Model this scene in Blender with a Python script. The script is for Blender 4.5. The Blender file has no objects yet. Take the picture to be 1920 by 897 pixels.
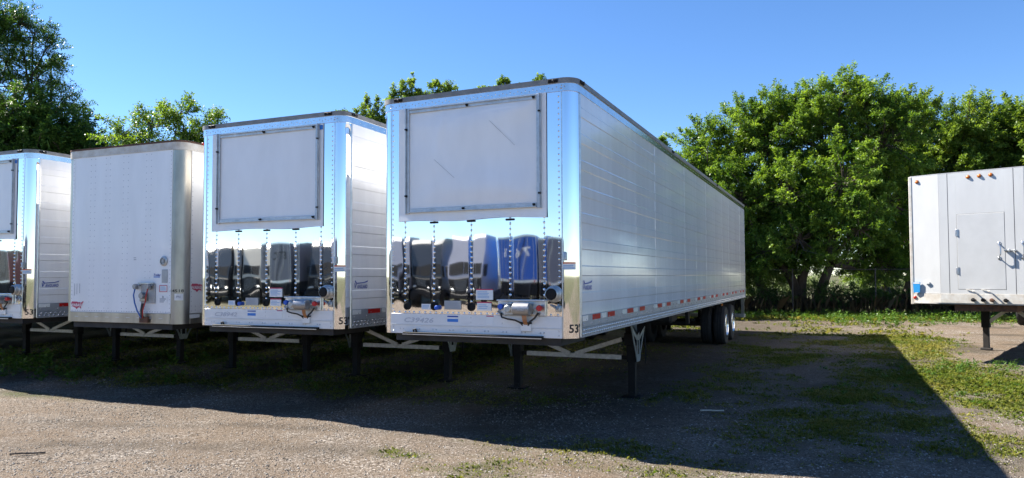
import bpy, math, random
import numpy as np
from mathutils import Matrix, Vector

random.seed(7)
RNG = np.random.default_rng(11)
SC = bpy.context.scene
COL = SC.collection
R = math.radians

# ------------------------------------------------------------------ camera
F_PX, PP_Y, PITCH, ROLL, YAW = 1331.8, 467.85, 0.0380, -0.0036, 0.4273
CAM = np.array([2.6322, -7.4893, 1.8731])
fw = np.array([-math.sin(YAW)*math.cos(PITCH), math.cos(YAW)*math.cos(PITCH), math.sin(PITCH)])
rt0 = np.array([math.cos(YAW), math.sin(YAW), 0.0])
up0 = np.cross(rt0, fw)
rt = rt0*math.cos(ROLL) + up0*math.sin(ROLL)
up = -rt0*math.sin(ROLL) + up0*math.cos(ROLL)
cd = bpy.data.cameras.new('camera')
cam = bpy.data.objects.new('camera', cd)
COL.objects.link(cam)
cam.matrix_world = Matrix(((rt[0], up[0], -fw[0], CAM[0]), (rt[1], up[1], -fw[1], CAM[1]),
                           (rt[2], up[2], -fw[2], CAM[2]), (0, 0, 0, 1)))
cd.sensor_width = 36.0
cd.sensor_fit = 'HORIZONTAL'
cd.lens = F_PX/1920*36
cd.shift_y = (PP_Y-448.5)/1920
cd.clip_start = 0.1
cd.clip_end = 6000
SC.camera = cam

# ------------------------------------------------------------------ sky, sun, exposure
SUN_DIR = Vector((-0.700, 0.030, 0.714)).normalized()       # towards the sun
SUN_EL = math.asin(SUN_DIR.z)
SUN_AZ = math.atan2(SUN_DIR.x, SUN_DIR.y)                   # clockwise from +Y
w = bpy.data.worlds.new('World')
SC.world = w
w.use_nodes = True
nt = w.node_tree
nt.nodes.clear()
sky = nt.nodes.new('ShaderNodeTexSky')
sky.sky_type = 'NISHITA'
sky.sun_disc = False
sky.sun_elevation = SUN_EL
sky.sun_rotation = SUN_AZ
sky.air_density = 0.85
sky.dust_density = 0.0
sky.ozone_density = 4.5
bg = nt.nodes.new('ShaderNodeBackground')
bg.inputs['Strength'].default_value = 0.063
wo = nt.nodes.new('ShaderNodeOutputWorld')
hs = nt.nodes.new('ShaderNodeHueSaturation')
hs.inputs['Hue'].default_value = 0.504
hs.inputs['Saturation'].default_value = 1.14
nt.links.new(sky.outputs[0], hs.inputs['Color'])
nt.links.new(hs.outputs[0], bg.inputs['Color'])
nt.links.new(bg.outputs[0], wo.inputs['Surface'])
ld = bpy.data.lights.new('sun', 'SUN')
ld.energy = 5.0
ld.angle = R(0.53)
ld.color = (1.0, 0.94, 0.85)
sun = bpy.data.objects.new('sun', ld)
COL.objects.link(sun)
sun.rotation_mode = 'QUATERNION'
sun.rotation_quaternion = SUN_DIR.to_track_quat('Z', 'Y')
sun.location = (-30, 0, 40)
SC.view_settings.view_transform = 'Standard'
SC.view_settings.look = 'None'
SC.view_settings.gamma = 1.0
SC.view_settings.use_curve_mapping = False
SC.view_settings.exposure = 1.8
SC.render.engine = 'CYCLES'
SC.cycles.max_bounces = 8
SC.cycles.diffuse_bounces = 4
SC.cycles.glossy_bounces = 4
SC.cycles.transmission_bounces = 4
SC.cycles.use_denoising = True
SC.cycles.caustics_reflective = False
SC.cycles.sample_clamp_indirect = 6.0


# ------------------------------------------------------------------ helpers
def ray(px, py):
    return fw + rt*(px-960)/F_PX - up*(py-PP_Y)/F_PX


def at(px, py, dist):
    """world point seen at a photo pixel, at a horizontal distance from the camera"""
    d = ray(px, py)
    return CAM + d/np.linalg.norm(d[:2])*dist


def tag(o, label=None, cat=None, group=None, kind=None):
    if label: o['label'] = label
    if cat: o['category'] = cat
    if group: o['group'] = group
    if kind: o['kind'] = kind
    return o


def empty(name, loc=(0, 0, 0), rz=0.0):
    o = bpy.data.objects.new(name, None)
    o.empty_display_size = 0.3
    COL.objects.link(o)
    o.location = loc
    o.rotation_euler = (0, 0, rz)
    return o


def link(name, me, parent=None, loc=None, rot=None):
    o = bpy.data.objects.new(name, me)
    COL.objects.link(o)
    if parent: o.parent = parent
    if loc is not None: o.location = loc
    if rot is not None: o.rotation_euler = rot
    return o


def np_mesh(name, v, f, mat, smooth=False, attrs=None):
    """v (N,3); f (M,k) one face size"""
    me = bpy.data.meshes.new(name)
    v = np.ascontiguousarray(v, np.float32)
    f = np.ascontiguousarray(f, np.int32)
    k = f.shape[1]
    me.vertices.add(len(v))
    me.vertices.foreach_set('co', v.ravel())
    me.loops.add(f.size)
    me.loops.foreach_set('vertex_index', f.ravel())
    me.polygons.add(len(f))
    me.polygons.foreach_set('loop_start', np.arange(0, f.size, k, dtype=np.int32))
    me.polygons.foreach_set('loop_total', np.full(len(f), k, np.int32))
    if smooth:
        me.polygons.foreach_set('use_smooth', np.ones(len(f), bool))
    me.update(calc_edges=True)
    for an, arr in (attrs or {}).items():
        a = me.attributes.new(an, 'FLOAT', 'POINT')
        a.data.foreach_set('value', np.ascontiguousarray(arr, np.float32))
    me.materials.append(mat)
    return me


class MB:
    def __init__(self):
        self.v = []
        self.f = []

    def add(self, v, f):
        o = len(self.v)
        self.v += [tuple(map(float, p)) for p in v]
        self.f += [tuple(i+o for i in q) for q in f]
        return self

    def box(self, x0, x1, y0, y1, z0, z1, bev=0.0):
        if bev <= 0:
            v = [(x0, y0, z0), (x1, y0, z0), (x1, y1, z0), (x0, y1, z0), (x0, y0, z1), (x1, y0, z1), (x1, y1, z1), (x0, y1, z1)]
            f = [(0, 3, 2, 1), (4, 5, 6, 7), (0, 1, 5, 4), (1, 2, 6, 5), (2, 3, 7, 6), (3, 0, 4, 7)]
            return self.add(v, f)
        b = min(bev, (x1-x0)*.45, (y1-y0)*.45, (z1-z0)*.45)
        # chamfered box: 24 vertices
        v = []
        idx = {}
        for sx in (0, 1):
            for sy in (0, 1):
                for sz in (0, 1):
                    X = (x0, x1)[sx]; Y = (y0, y1)[sy]; Z = (z0, z1)[sz]
                    xi = X+(b if sx == 0 else -b); yi = Y+(b if sy == 0 else -b); zi = Z+(b if sz == 0 else -b)
                    idx[sx, sy, sz, 0] = len(v); v.append((X, yi, zi))
                    idx[sx, sy, sz, 1] = len(v); v.append((xi, Y, zi))
                    idx[sx, sy, sz, 2] = len(v); v.append((xi, yi, Z))
        f = []
        g = lambda a, b_, c, k: idx[a, b_, c, k]
        for s in (0, 1):
            q = [g(s, 0, 0, 0), g(s, 1, 0, 0), g(s, 1, 1, 0), g(s, 0, 1, 0)]
            f.append(tuple(q if s else q[::-1]))
            q = [g(0, s, 0, 1), g(0, s, 1, 1), g(1, s, 1, 1), g(1, s, 0, 1)]
            f.append(tuple(q if s else q[::-1]))
            q = [g(0, 0, s, 2), g(1, 0, s, 2), g(1, 1, s, 2), g(0, 1, s, 2)]
            f.append(tuple(q if s else q[::-1]))
        for a in (0, 1):
            for c in (0, 1):
                q = [g(a, c, 0, 0), g(a, c, 1, 0), g(a, c, 1, 1), g(a, c, 0, 1)]
                f.append(tuple(q if (a ^ c) else q[::-1]))
                q = [g(a, 0, c, 0), g(a, 0, c, 2), g(a, 1, c, 2), g(a, 1, c, 0)]
                f.append(tuple(q if (a ^ c) else q[::-1]))
                q = [g(0, a, c, 1), g(1, a, c, 1), g(1, a, c, 2), g(0, a, c, 2)]
                f.append(tuple(q if (a ^ c) else q[::-1]))
                for e in (0, 1):
                    q = [g(a, c, e, 0), g(a, c, e, 1), g(a, c, e, 2)]
                    f.append(tuple(q if (a ^ c ^ e) else q[::-1]))
        return self.add(v, f)

    def tube(self, p0, p1, r0, r1=None, n=8, caps=True):
        r1 = r0 if r1 is None else r1
        p0 = np.array(p0, float); p1 = np.array(p1, float)
        d = p1-p0; d /= max(np.linalg.norm(d), 1e-9)
        a = np.cross(d, (0, 0, 1) if abs(d[2]) < .9 else (1, 0, 0)); a /= np.linalg.norm(a)
        b = np.cross(d, a)
        v = []
        for k in range(n):
            t = 2*math.pi*k/n
            o = a*math.cos(t)+b*math.sin(t)
            v.append(p0+o*r0); v.append(p1+o*r1)
        f = [(2*k, 2*((k+1) % n), 2*((k+1) % n)+1, 2*k+1) for k in range(n)]
        if caps:
            f.append(tuple(2*k for k in range(n))[::-1]); f.append(tuple(2*k+1 for k in range(n)))
        return self.add(v, f)

    def path(self, pts, r, n=6):
        pts = [np.array(p, float) for p in pts]
        rings = []
        for i, p in enumerate(pts):
            d = pts[min(i+1, len(pts)-1)]-pts[max(i-1, 0)]
            d /= max(np.linalg.norm(d), 1e-9)
            a = np.cross(d, (0.13, 0.2, 1) if abs(d[2]) < .9 else (1, 0.1, 0)); a /= np.linalg.norm(a)
            b = np.cross(d, a)
            rings.append([p+(a*math.cos(2*math.pi*k/n)+b*math.sin(2*math.pi*k/n))*r for k in range(n)])
        v = [q for g in rings for q in g]
        f = []
        for i in range(len(pts)-1):
            for k in range(n):
                f.append((i*n+k, i*n+(k+1) % n, (i+1)*n+(k+1) % n, (i+1)*n+k))
        f.append(tuple(range(n))[::-1]); f.append(tuple((len(pts)-1)*n+k for k in range(n)))
        return self.add(v, f)

    def bar(self, p0, p1, wy, h):
        """rectangular bar between two points: wy thick along the horizontal normal, h high"""
        p0 = np.array(p0, float); p1 = np.array(p1, float)
        d = (p1-p0)/np.linalg.norm(p1-p0)
        s = np.cross(d, (0, 0, 1)); s /= np.linalg.norm(s)
        u = np.cross(s, d)
        v = []
        for p in (p0, p1):
            for (i, j) in ((-1, -1), (1, -1), (1, 1), (-1, 1)):
                v.append(p+s*wy/2*i+u*h/2*j)
        return self.add(v, [(3, 2, 1, 0), (4, 5, 6, 7), (0, 1, 5, 4), (1, 2, 6, 5), (2, 3, 7, 6), (3, 0, 4, 7)])

    def lathe(self, prof, c, axis='x', n=28, close=False):
        """prof: (radius, offset along axis)"""
        v = []
        for (r, o) in prof:
            for k in range(n):
                t = 2*math.pi*k/n
                a, b = r*math.cos(t), r*math.sin(t)
                v.append({'x': (c[0]+o, c[1]+a, c[2]+b), 'y': (c[0]+a, c[1]+o, c[2]+b), 'z': (c[0]+a, c[1]+b, c[2]+o)}[axis])
        f = []
        m = len(prof)
        for i in range(m-1 if not close else m):
            j = (i+1) % m
            for k in range(n):
                f.append((i*n+k, i*n+(k+1) % n, j*n+(k+1) % n, j*n+k))
        if not close:
            f.append(tuple(range(n))[::-1]); f.append(tuple((m-1)*n+k for k in range(n)))
        return self.add(v, f)

    def prism(self, poly, y0, y1, plane='xz'):
        n = len(poly)
        P = {'xz': lambda a, b, c: (a, c, b), 'yz': lambda a, b, c: (c, a, b), 'xy': lambda a, b, c: (a, b, c)}[plane]
        v = [P(a, b, y0) for a, b in poly]+[P(a, b, y1) for a, b in poly]
        f = [tuple(range(n)), tuple(range(n, 2*n))[::-1]]
        f += [(i, i+n, (i+1) % n+n, (i+1) % n) for i in range(n)]
        return self.add(v, f)

    def mesh(self, name, mat, smooth=None):
        me = bpy.data.meshes.new(name)
        me.from_pydata(self.v, [], self.f)
        import bmesh
        bm = bmesh.new(); bm.from_mesh(me)
        bmesh.ops.recalc_face_normals(bm, faces=bm.faces)
        bm.to_mesh(me); bm.free()
        if smooth is not None:
            me.shade_smooth()
            me.set_sharp_from_angle(angle=R(smooth))
        me.materials.append(mat)
        return me

    def build(self, name, mat, parent=None, smooth=None, loc=None, rot=None):
        return link(name, self.mesh(name, mat, smooth), parent, loc, rot)


# ------------------------------------------------------------------ materials
MATS = {}


def pmat(name, col, rough=.5, metal=0.0, coat=0.0, var=0.0, vscale=3.0, bump=0.0, bscale=20.0, rvar=0.0, col2=None,
         spec=.5, detail=4, stretch=(1, 1, 1), emit=None):
    m = bpy.data.materials.new(name)
    m.use_nodes = True
    t = m.node_tree; n = t.nodes; L = t.links
    b = n['Principled BSDF']
    b.inputs['Base Color'].default_value = (*col, 1)
    b.inputs['Roughness'].default_value = rough
    b.inputs['Metallic'].default_value = metal
    b.inputs['Coat Weight'].default_value = coat
    b.inputs['Coat Roughness'].default_value = .06
    b.inputs['Specular IOR Level'].default_value = spec
    if var or bump or rvar or col2:
        tc = n.new('ShaderNodeTexCoord')
        mp = n.new('ShaderNodeMapping')
        mp.inputs['Scale'].default_value = stretch
        L.new(tc.outputs['Object'], mp.inputs['Vector'])
    if var or col2:
        nz = n.new('ShaderNodeTexNoise')
        nz.inputs['Scale'].default_value = vscale
        nz.inputs['Detail'].default_value = detail
        nz.inputs['Roughness'].default_value = .62
        L.new(mp.outputs[0], nz.inputs['Vector'])
        cr = n.new('ShaderNodeValToRGB')
        cr.color_ramp.elements[0].position = .35
        cr.color_ramp.elements[1].position = .68
        c2 = col2 or tuple(c*(1-var) for c in col)
        cr.color_ramp.elements[0].color = (*c2, 1)
        cr.color_ramp.elements[1].color = (*col, 1)
        L.new(nz.outputs['Fac'], cr.inputs['Fac'])
        L.new(cr.outputs[0], b.inputs['Base Color'])
        if rvar:
            mr = n.new('ShaderNodeMapRange')
            mr.inputs['To Min'].default_value = max(0, rough-rvar)
            mr.inputs['To Max'].default_value = rough+rvar
            L.new(nz.outputs['Fac'], mr.inputs['Value'])
            L.new(mr.outputs[0], b.inputs['Roughness'])
    if bump:
        n2 = n.new('ShaderNodeTexNoise')
        n2.inputs['Scale'].default_value = bscale
        n2.inputs['Detail'].default_value = 3
        L.new(mp.outputs[0], n2.inputs['Vector'])
        bp = n.new('ShaderNodeBump')
        bp.inputs['Strength'].default_value = 1.0
        bp.inputs['Distance'].default_value = bump
        L.new(n2.outputs['Fac'], bp.inputs['Height'])
        L.new(bp.outputs[0], b.inputs['Normal'])
    MATS[name] = m
    return m


CHROME = pmat('polished_stainless', (.86, .87, .88), .025, 1.0)
CORNER = pmat('polished_corner', (.84, .85, .87), .03, 1.0, bump=.0003, bscale=2.0, stretch=(1, 1, .2))
ALU = pmat('mill_aluminium', (.70, .71, .72), .32, 1.0, var=.25, vscale=9, rvar=.08)
BAND = pmat('bright_band', (.72, .73, .75), .17, 1.0, var=.15, vscale=6, bump=.0006, bscale=3)
ALUSAT = pmat('satin_aluminium', (.50, .47, .41), .38, 1.0, var=.30, vscale=4, rvar=.1, stretch=(1, 1, .3), bump=.0008, bscale=8)
ALUPAINT = pmat('aluminium_paint', (.42, .43, .44), .42, .25, var=.18, vscale=6, rvar=.08)
RAIL = pmat('rail_aluminium', (.40, .43, .47), .42, .35, var=.2, vscale=5, rvar=.08)
FRAME = pmat('frame_aluminium', (.60, .62, .64), .45, .7, var=.25, vscale=12)
WHITE = pmat('white_paint', (.80, .80, .79), .28, coat=.25, var=.05, vscale=2.2, bump=.0012, bscale=2.6)
SIDE = pmat('white_side_panel', (.88, .885, .89), .14, coat=.35, var=.10, vscale=2.5, stretch=(1, 1, .2), bump=.0006, bscale=3.0)
BSHEET = pmat('white_front_sheet', (.91, .915, .92), .30, coat=.2, var=.10, vscale=2.2, bump=.001, bscale=2.0, stretch=(1, 1, .25))
COVER = pmat('white_cover_sheet', (.91, .915, .92), .34, coat=.12, var=.09, vscale=2.0, bump=.0015, bscale=3, stretch=(1, 1, .35))
APRON = pmat('apron_paint', (.80, .81, .82), .30, .15, var=.06, vscale=4, rvar=.05, bump=.0008, bscale=6)
ROOF = pmat('roof_sheet', (.66, .66, .65), .45, .3, var=.15, vscale=2)
LIP = pmat('roof_lip', (.27, .26, .25), .5, .2, var=.35, vscale=7)
BLACK = pmat('black_steel', (.010, .010, .011), .62, 0, spec=.25, var=.4, vscale=8)
UNDER = pmat('underbody', (.035, .035, .037), .75, var=.5, vscale=5)
RUBBER = pmat('tyre_rubber', (.022, .022, .023), .8, var=.4, vscale=14)
RIM = pmat('rim_aluminium', (.92, .93, .95), .24, 1.0)
GALV = pmat('galvanised_steel', (.58, .59, .58), .45, .7, var=.3, vscale=18)
BRACK = pmat('bracket_steel', (.36, .42, .44), .38, .55, var=.3, vscale=18)
REDT = pmat('red_reflective', (.50, .012, .008), .45, coat=.0, spec=.2, var=.15, vscale=30)
WHTT = pmat('white_reflective', (.80, .82, .80), .3, coat=.4, var=.08, vscale=30)
BLUEP = pmat('blue_print', (.015, .06, .34), .45)
BLUES = pmat('blue_sticker', (.03, .20, .62), .45)
REDP = pmat('red_print', (.50, .035, .09), .45)
ORNP = pmat('orange_print', (.70, .12, .03), .45)
BLACKP = pmat('black_print', (.012, .012, .013), .5)
GREYP = pmat('pencil_grey', (.36, .37, .40), .6)
CHALK = pmat('faint_marker', (.52, .53, .57), .6)
PAPER = pmat('paper_white', (.80, .80, .79), .5)
PRINTBLUE = pmat('pale_blue_print', (.28, .44, .66), .5)
PRINTGREY = pmat('grey_print', (.45, .46, .47), .5)
AMBER = pmat('amber_lens', (.62, .16, .02), .2, coat=.5)
REDLENS = pmat('red_lens', (.45, .03, .015), .2, coat=.5)
GLAND = pmat('cast_grey', (.36, .36, .37), .35, .6, var=.2, vscale=20)
REDK = pmat('red_knob', (.55, .02, .02), .4)
BLUEK = pmat('blue_knob', (.02, .10, .50), .4)
REDHOSE = pmat('red_hose', (.40, .03, .03), .5)
BLUEHOSE = pmat('blue_hose', (.03, .12, .42), .5)
COPPER = pmat('copper_wire', (.5, .22, .09), .4)
LEGM = pmat('stained_black_steel', (.03, .022, .018), .7, col2=(.015, .014, .014), vscale=9)
RUST = pmat('rusty_steel', (.16, .07, .035), .8, col2=(.06, .035, .025), vscale=9)
ESHEET = pmat('grey_white_sheet', (.59, .595, .59), .5, .05, var=.12, vscale=1.6, stretch=(1, 1, .35), bump=.001, bscale=2)
EDOOR = pmat('door_sheet', (.575, .58, .575), .48, .1, var=.10, vscale=2.2, bump=.001, bscale=3)
EFRAME = pmat('worn_white_frame', (.66, .645, .60), .5, .05, col2=(.50, .45, .38), vscale=6)
SEAM = pmat('dark_seam', (.10, .10, .11), .6)
PLASBLUE = pmat('blue_placard', (.02, .30, .68), .5)
WOOD = pmat('dry_wood', (.50, .44, .36), .8, var=.3, vscale=20)
DARKWOOD = pmat('dark_wood', (.07, .055, .045), .85, var=.3, vscale=20)
BARK = pmat('bark', (.085, .068, .052), .9, var=.5, vscale=9, bump=.02, bscale=14, stretch=(1, 1, .3))
FENCEM = pmat('fence_galvanised', (.07, .066, .06), .75, .0, var=.3, vscale=10)


def leafmat(name, c0, c1, trans=.35):
    m = bpy.data.materials.new(name)
    m.use_nodes = True
    t = m.node_tree; n = t.nodes; L = t.links
    n.clear()
    out = n.new('ShaderNodeOutputMaterial')
    at_ = n.new('ShaderNodeAttribute'); at_.attribute_name = 'v'
    mx = n.new('ShaderNodeMix'); mx.data_type = 'RGBA'
    mx.inputs['A'].default_value = (*c0, 1); mx.inputs['B'].default_value = (*c1, 1)
    L.new(at_.outputs['Fac'], mx.inputs['Factor'])
    d = n.new('ShaderNodeBsdfPrincipled')
    d.inputs['Roughness'].default_value = .42
    d.inputs['Specular IOR Level'].default_value = .18
    L.new(mx.outputs['Result'], d.inputs['Base Color'])
    tr = n.new('ShaderNodeBsdfTranslucent')
    hs = n.new('ShaderNodeHueSaturation')
    hs.inputs['Hue'].default_value = .485; hs.inputs['Saturation'].default_value = 1.15; hs.inputs['Value'].default_value = 1.7
    L.new(mx.outputs['Result'], hs.inputs['Color'])
    L.new(hs.outputs[0], tr.inputs['Color'])
    ms = n.new('ShaderNodeMixShader'); ms.inputs[0].default_value = trans
    L.new(d.outputs[0], ms.inputs[1]); L.new(tr.outputs[0], ms.inputs[2])
    L.new(ms.outputs[0], out.inputs['Surface'])
    return m


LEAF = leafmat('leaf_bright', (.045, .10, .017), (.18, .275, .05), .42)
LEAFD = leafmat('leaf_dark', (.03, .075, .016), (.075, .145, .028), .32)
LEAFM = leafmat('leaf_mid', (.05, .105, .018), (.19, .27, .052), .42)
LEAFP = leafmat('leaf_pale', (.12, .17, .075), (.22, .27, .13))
GRASS = leafmat('grass_blade', (.065, .11, .018), (.23, .215, .06), .3)
WEED = leafmat('weed_leaf', (.04, .09, .016), (.09, .165, .028), .3)
DRY = leafmat('dry_stalk', (.07, .055, .03), (.15, .12, .07), .15)


# ------------------------------------------------------------------ ground
def gh(x, y):
    x = np.asarray(x, float); y = np.asarray(y, float)
    z = -.03 + .0105*np.clip(y-3, 0, 19)
    near = np.exp(-((x+2)/45)**2-((y-3)/40)**2)
    z = z + near*(.016*np.sin(x*1.3+.7*y)*np.sin(y*1.1-.4*x) + .010*np.sin(2.9*x-1.7*y+1.0) + .006*np.sin(5.1*y+3.3*x))
    return z


def vnoise(x, y, s, seed=0):
    """cheap value noise on arrays, 0..1"""
    r = np.random.default_rng(seed).random((64, 64))
    X = np.asarray(x)*s; Y = np.asarray(y)*s
    xi = np.floor(X).astype(int); yi = np.floor(Y).astype(int)
    u = X-xi; v = Y-yi
    u = u*u*(3-2*u); v = v*v*(3-2*v)
    g = lambda a, b: r[a % 64, b % 64]
    return (g(xi, yi)*(1-u)+g(xi+1, yi)*u)*(1-v)+(g(xi, yi+1)*(1-u)+g(xi+1, yi+1)*u)*v


def fbm(x, y, s, seed=0):
    return .5*vnoise(x, y, s, seed)+.3*vnoise(x, y, s*2.3, seed+1)+.2*vnoise(x, y, s*5.1, seed+2)


def gpt(px, py, z=0.0):
    d = ray(px, py)
    return CAM + d*((z-CAM[2])/d[2])


# grass patches: centre and reach on the ground, strength
PATCH = []


def patch(px, py, rx, ry, s, z=0.0):
    c = gpt(px, py, z)
    PATCH.append((c[0], c[1], rx, ry, s))


patch(1830, 715, 1.3, 1.6, 1.4, .05)
patch(1790, 690, 1.2, 1.4, .8, .06)
patch(1900, 740, 1.0, 1.2, 1.3)
patch(1870, 815, .5, .8, .7)
patch(1690, 640, 1.0, 2.6, 1.0, .1)
patch(750, 845, .34, .16, 1.0)
patch(880, 880, .6, .35, .6)
patch(960, 870, .7, .35, .55)
patch(1130, 868, .9, .3, .55)
patch(1280, 885, .8, .35, .6)
patch(1040, 880, .6, .3, .45)
patch(60, 738, .9, .25, .9)
patch(240, 745, 1.2, .2, .45)
patch(1080, 830, 1.2, .6, .5)
patch(1180, 850, .9, .25, .6)
patch(1540, 775, .9, .8, .8)
patch(1620, 745, .8, .9, .8)
patch(1500, 800, .8, .6, .7)
patch(1460, 830, .7, .5, .6)
patch(1700, 790, .7, .8, .7)
patch(1850, 830, .4, .5, .7)
patch(1360, 710, 1.0, 1.6, .55)
patch(1480, 670, .9, 1.4, .6, .05)
patch(1600, 640, 1.2, 1.2, .6, .1)
patch(1280, 740, 1.0, 1.0, .55)
patch(1560, 850, .8, .5, .5)
patch(1390, 760, .8, .7, .5)


def veg(x, y):
    """how green the ground is, 0..1"""
    x = np.asarray(x, float); y = np.asarray(y, float)
    g = np.zeros_like(x)
    for (cx, cy, rx, ry, s) in PATCH:
        g = np.maximum(g, s*np.exp(-(((x-cx)/rx/1.5)**2+((y-cy)/ry/1.5)**2))*(.25+1.1*fbm(x, y, 1.1, 13)))
    n = fbm(x, y, .55, 3)
    n2 = fbm(x, y, 1.9, 9)
    # under and between the parked trailers
    sm = lambda a, b, t: np.clip((t-a)/(b-a), 0, 1)
    und = sm(.7, 1.9, y+.25*(n-.5)*6)*sm(2.5, -4.5, x)*(.40+.62*n)
    g = np.maximum(g, und*.95)
    # thin growth over the shaded ground on the right
    g = np.maximum(g, sm(-.3, 1.5, y)*sm(7.5, 5.0, x)*sm(-1, .6, x)*(.14+.42*np.clip(fbm(x, y, .9, 51)*2.2-.62, 0, 1)))
    # strip before the fence
    fy = 22.6+.38*(x-1)*.6
    g = np.maximum(g, sm(fy-2.2, fy-.2, y)*(.75+.3*n))
    # far field
    g = np.maximum(g, sm(27, 29, y-.2*x)); g = np.maximum(g, sm(-38, -42, y))
    g = np.maximum(g, sm(14, 22, x)*.7); g = np.maximum(g, sm(-22, -30, x)*.7)
    g = g*(.25+1.1*n2) + .10*np.clip(n-.52, 0, 1)*4*np.clip(n2-.5, 0, 1)*4
    return np.clip(g, 0, 1)


RUTS = []
for (p, q_, w_) in (((1560, 885), (1915, 755), .20), ((1330, 880), (1760, 770), .18), ((0, 830), (700, 850), .22), ((60, 790), (820, 815), .16), ((900, 845), (1300, 800), .16), ((1450, 660), (1640, 730), .3)):
    a_, b_ = gpt(*p), gpt(*q_)
    RUTS.append((a_[0], a_[1], b_[0], b_[1], w_))


def soil_shade_mask(x, y):
    """trodden dirt plus painted shade where the trailers stand, 0..1"""
    sm = lambda a, b, t: np.clip((t-a)/(b-a), 0, 1)
    n = fbm(x, y, .7, 21); n2 = fbm(x, y, 2.6, 25)
    a = sm(.3, 2.4, y+(n-.5)*3.5)*sm(3.8, .2, x+(n2-.5)*2.5)*sm(24, 20, y)  # dirt, and extra darkness for the shade under and beside the trailers
    b = sm(.50, .66, n)*sm(-1, 2, y)*.8
    for (x0, y0, x1, y1, w_) in RUTS:
        d = np.array([x1-x0, y1-y0]); ll = np.hypot(*d); d = d/ll
        q = (x-x0)*d[1]-(y-y0)*d[0]+.25*np.sin(((x-x0)*d[0]+(y-y0)*d[1])*.5)
        u = ((x-x0)*d[0]+(y-y0)*d[1])/ll
        b = np.maximum(b, np.exp(-(q/w_)**2)*sm(-.1, .1, u)*sm(1.1, .9, u)*(.25+.8*n2)*.9)
    return np.clip(np.maximum(a*(.55+.6*n2), b), 0, 1)


def graded(a, b, fine, lo, hi, n):
    core = np.arange(a, b+1e-6, fine)
    k = np.linspace(0, 1, n+1)[1:]
    L_ = a-(np.exp(k*6)-1)/(math.exp(6)-1)*(a-lo)
    H_ = b+(np.exp(k*6)-1)/(math.exp(6)-1)*(hi-b)
    return np.concatenate([L_[::-1], core, H_])


gx = graded(-20, 16, .13, -3000, 3000, 46)
gy = graded(-4, 27, .13, -3000, 3000, 46)
GX, GY = np.meshgrid(gx, gy, indexing='ij')
GZ = gh(GX, GY)
gv = veg(GX, GY)
GZ = GZ + (RNG.random(GZ.shape)-.5)*.012*np.exp(-((GX+2)/20)**2-((GY-3)/20)**2)
nx, ny = GX.shape
ii = np.arange(nx*ny).reshape(nx, ny)
gf = np.stack([ii[:-1, :-1], ii[1:, :-1], ii[1:, 1:], ii[:-1, 1:]], -1).reshape(-1, 4)


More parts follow.
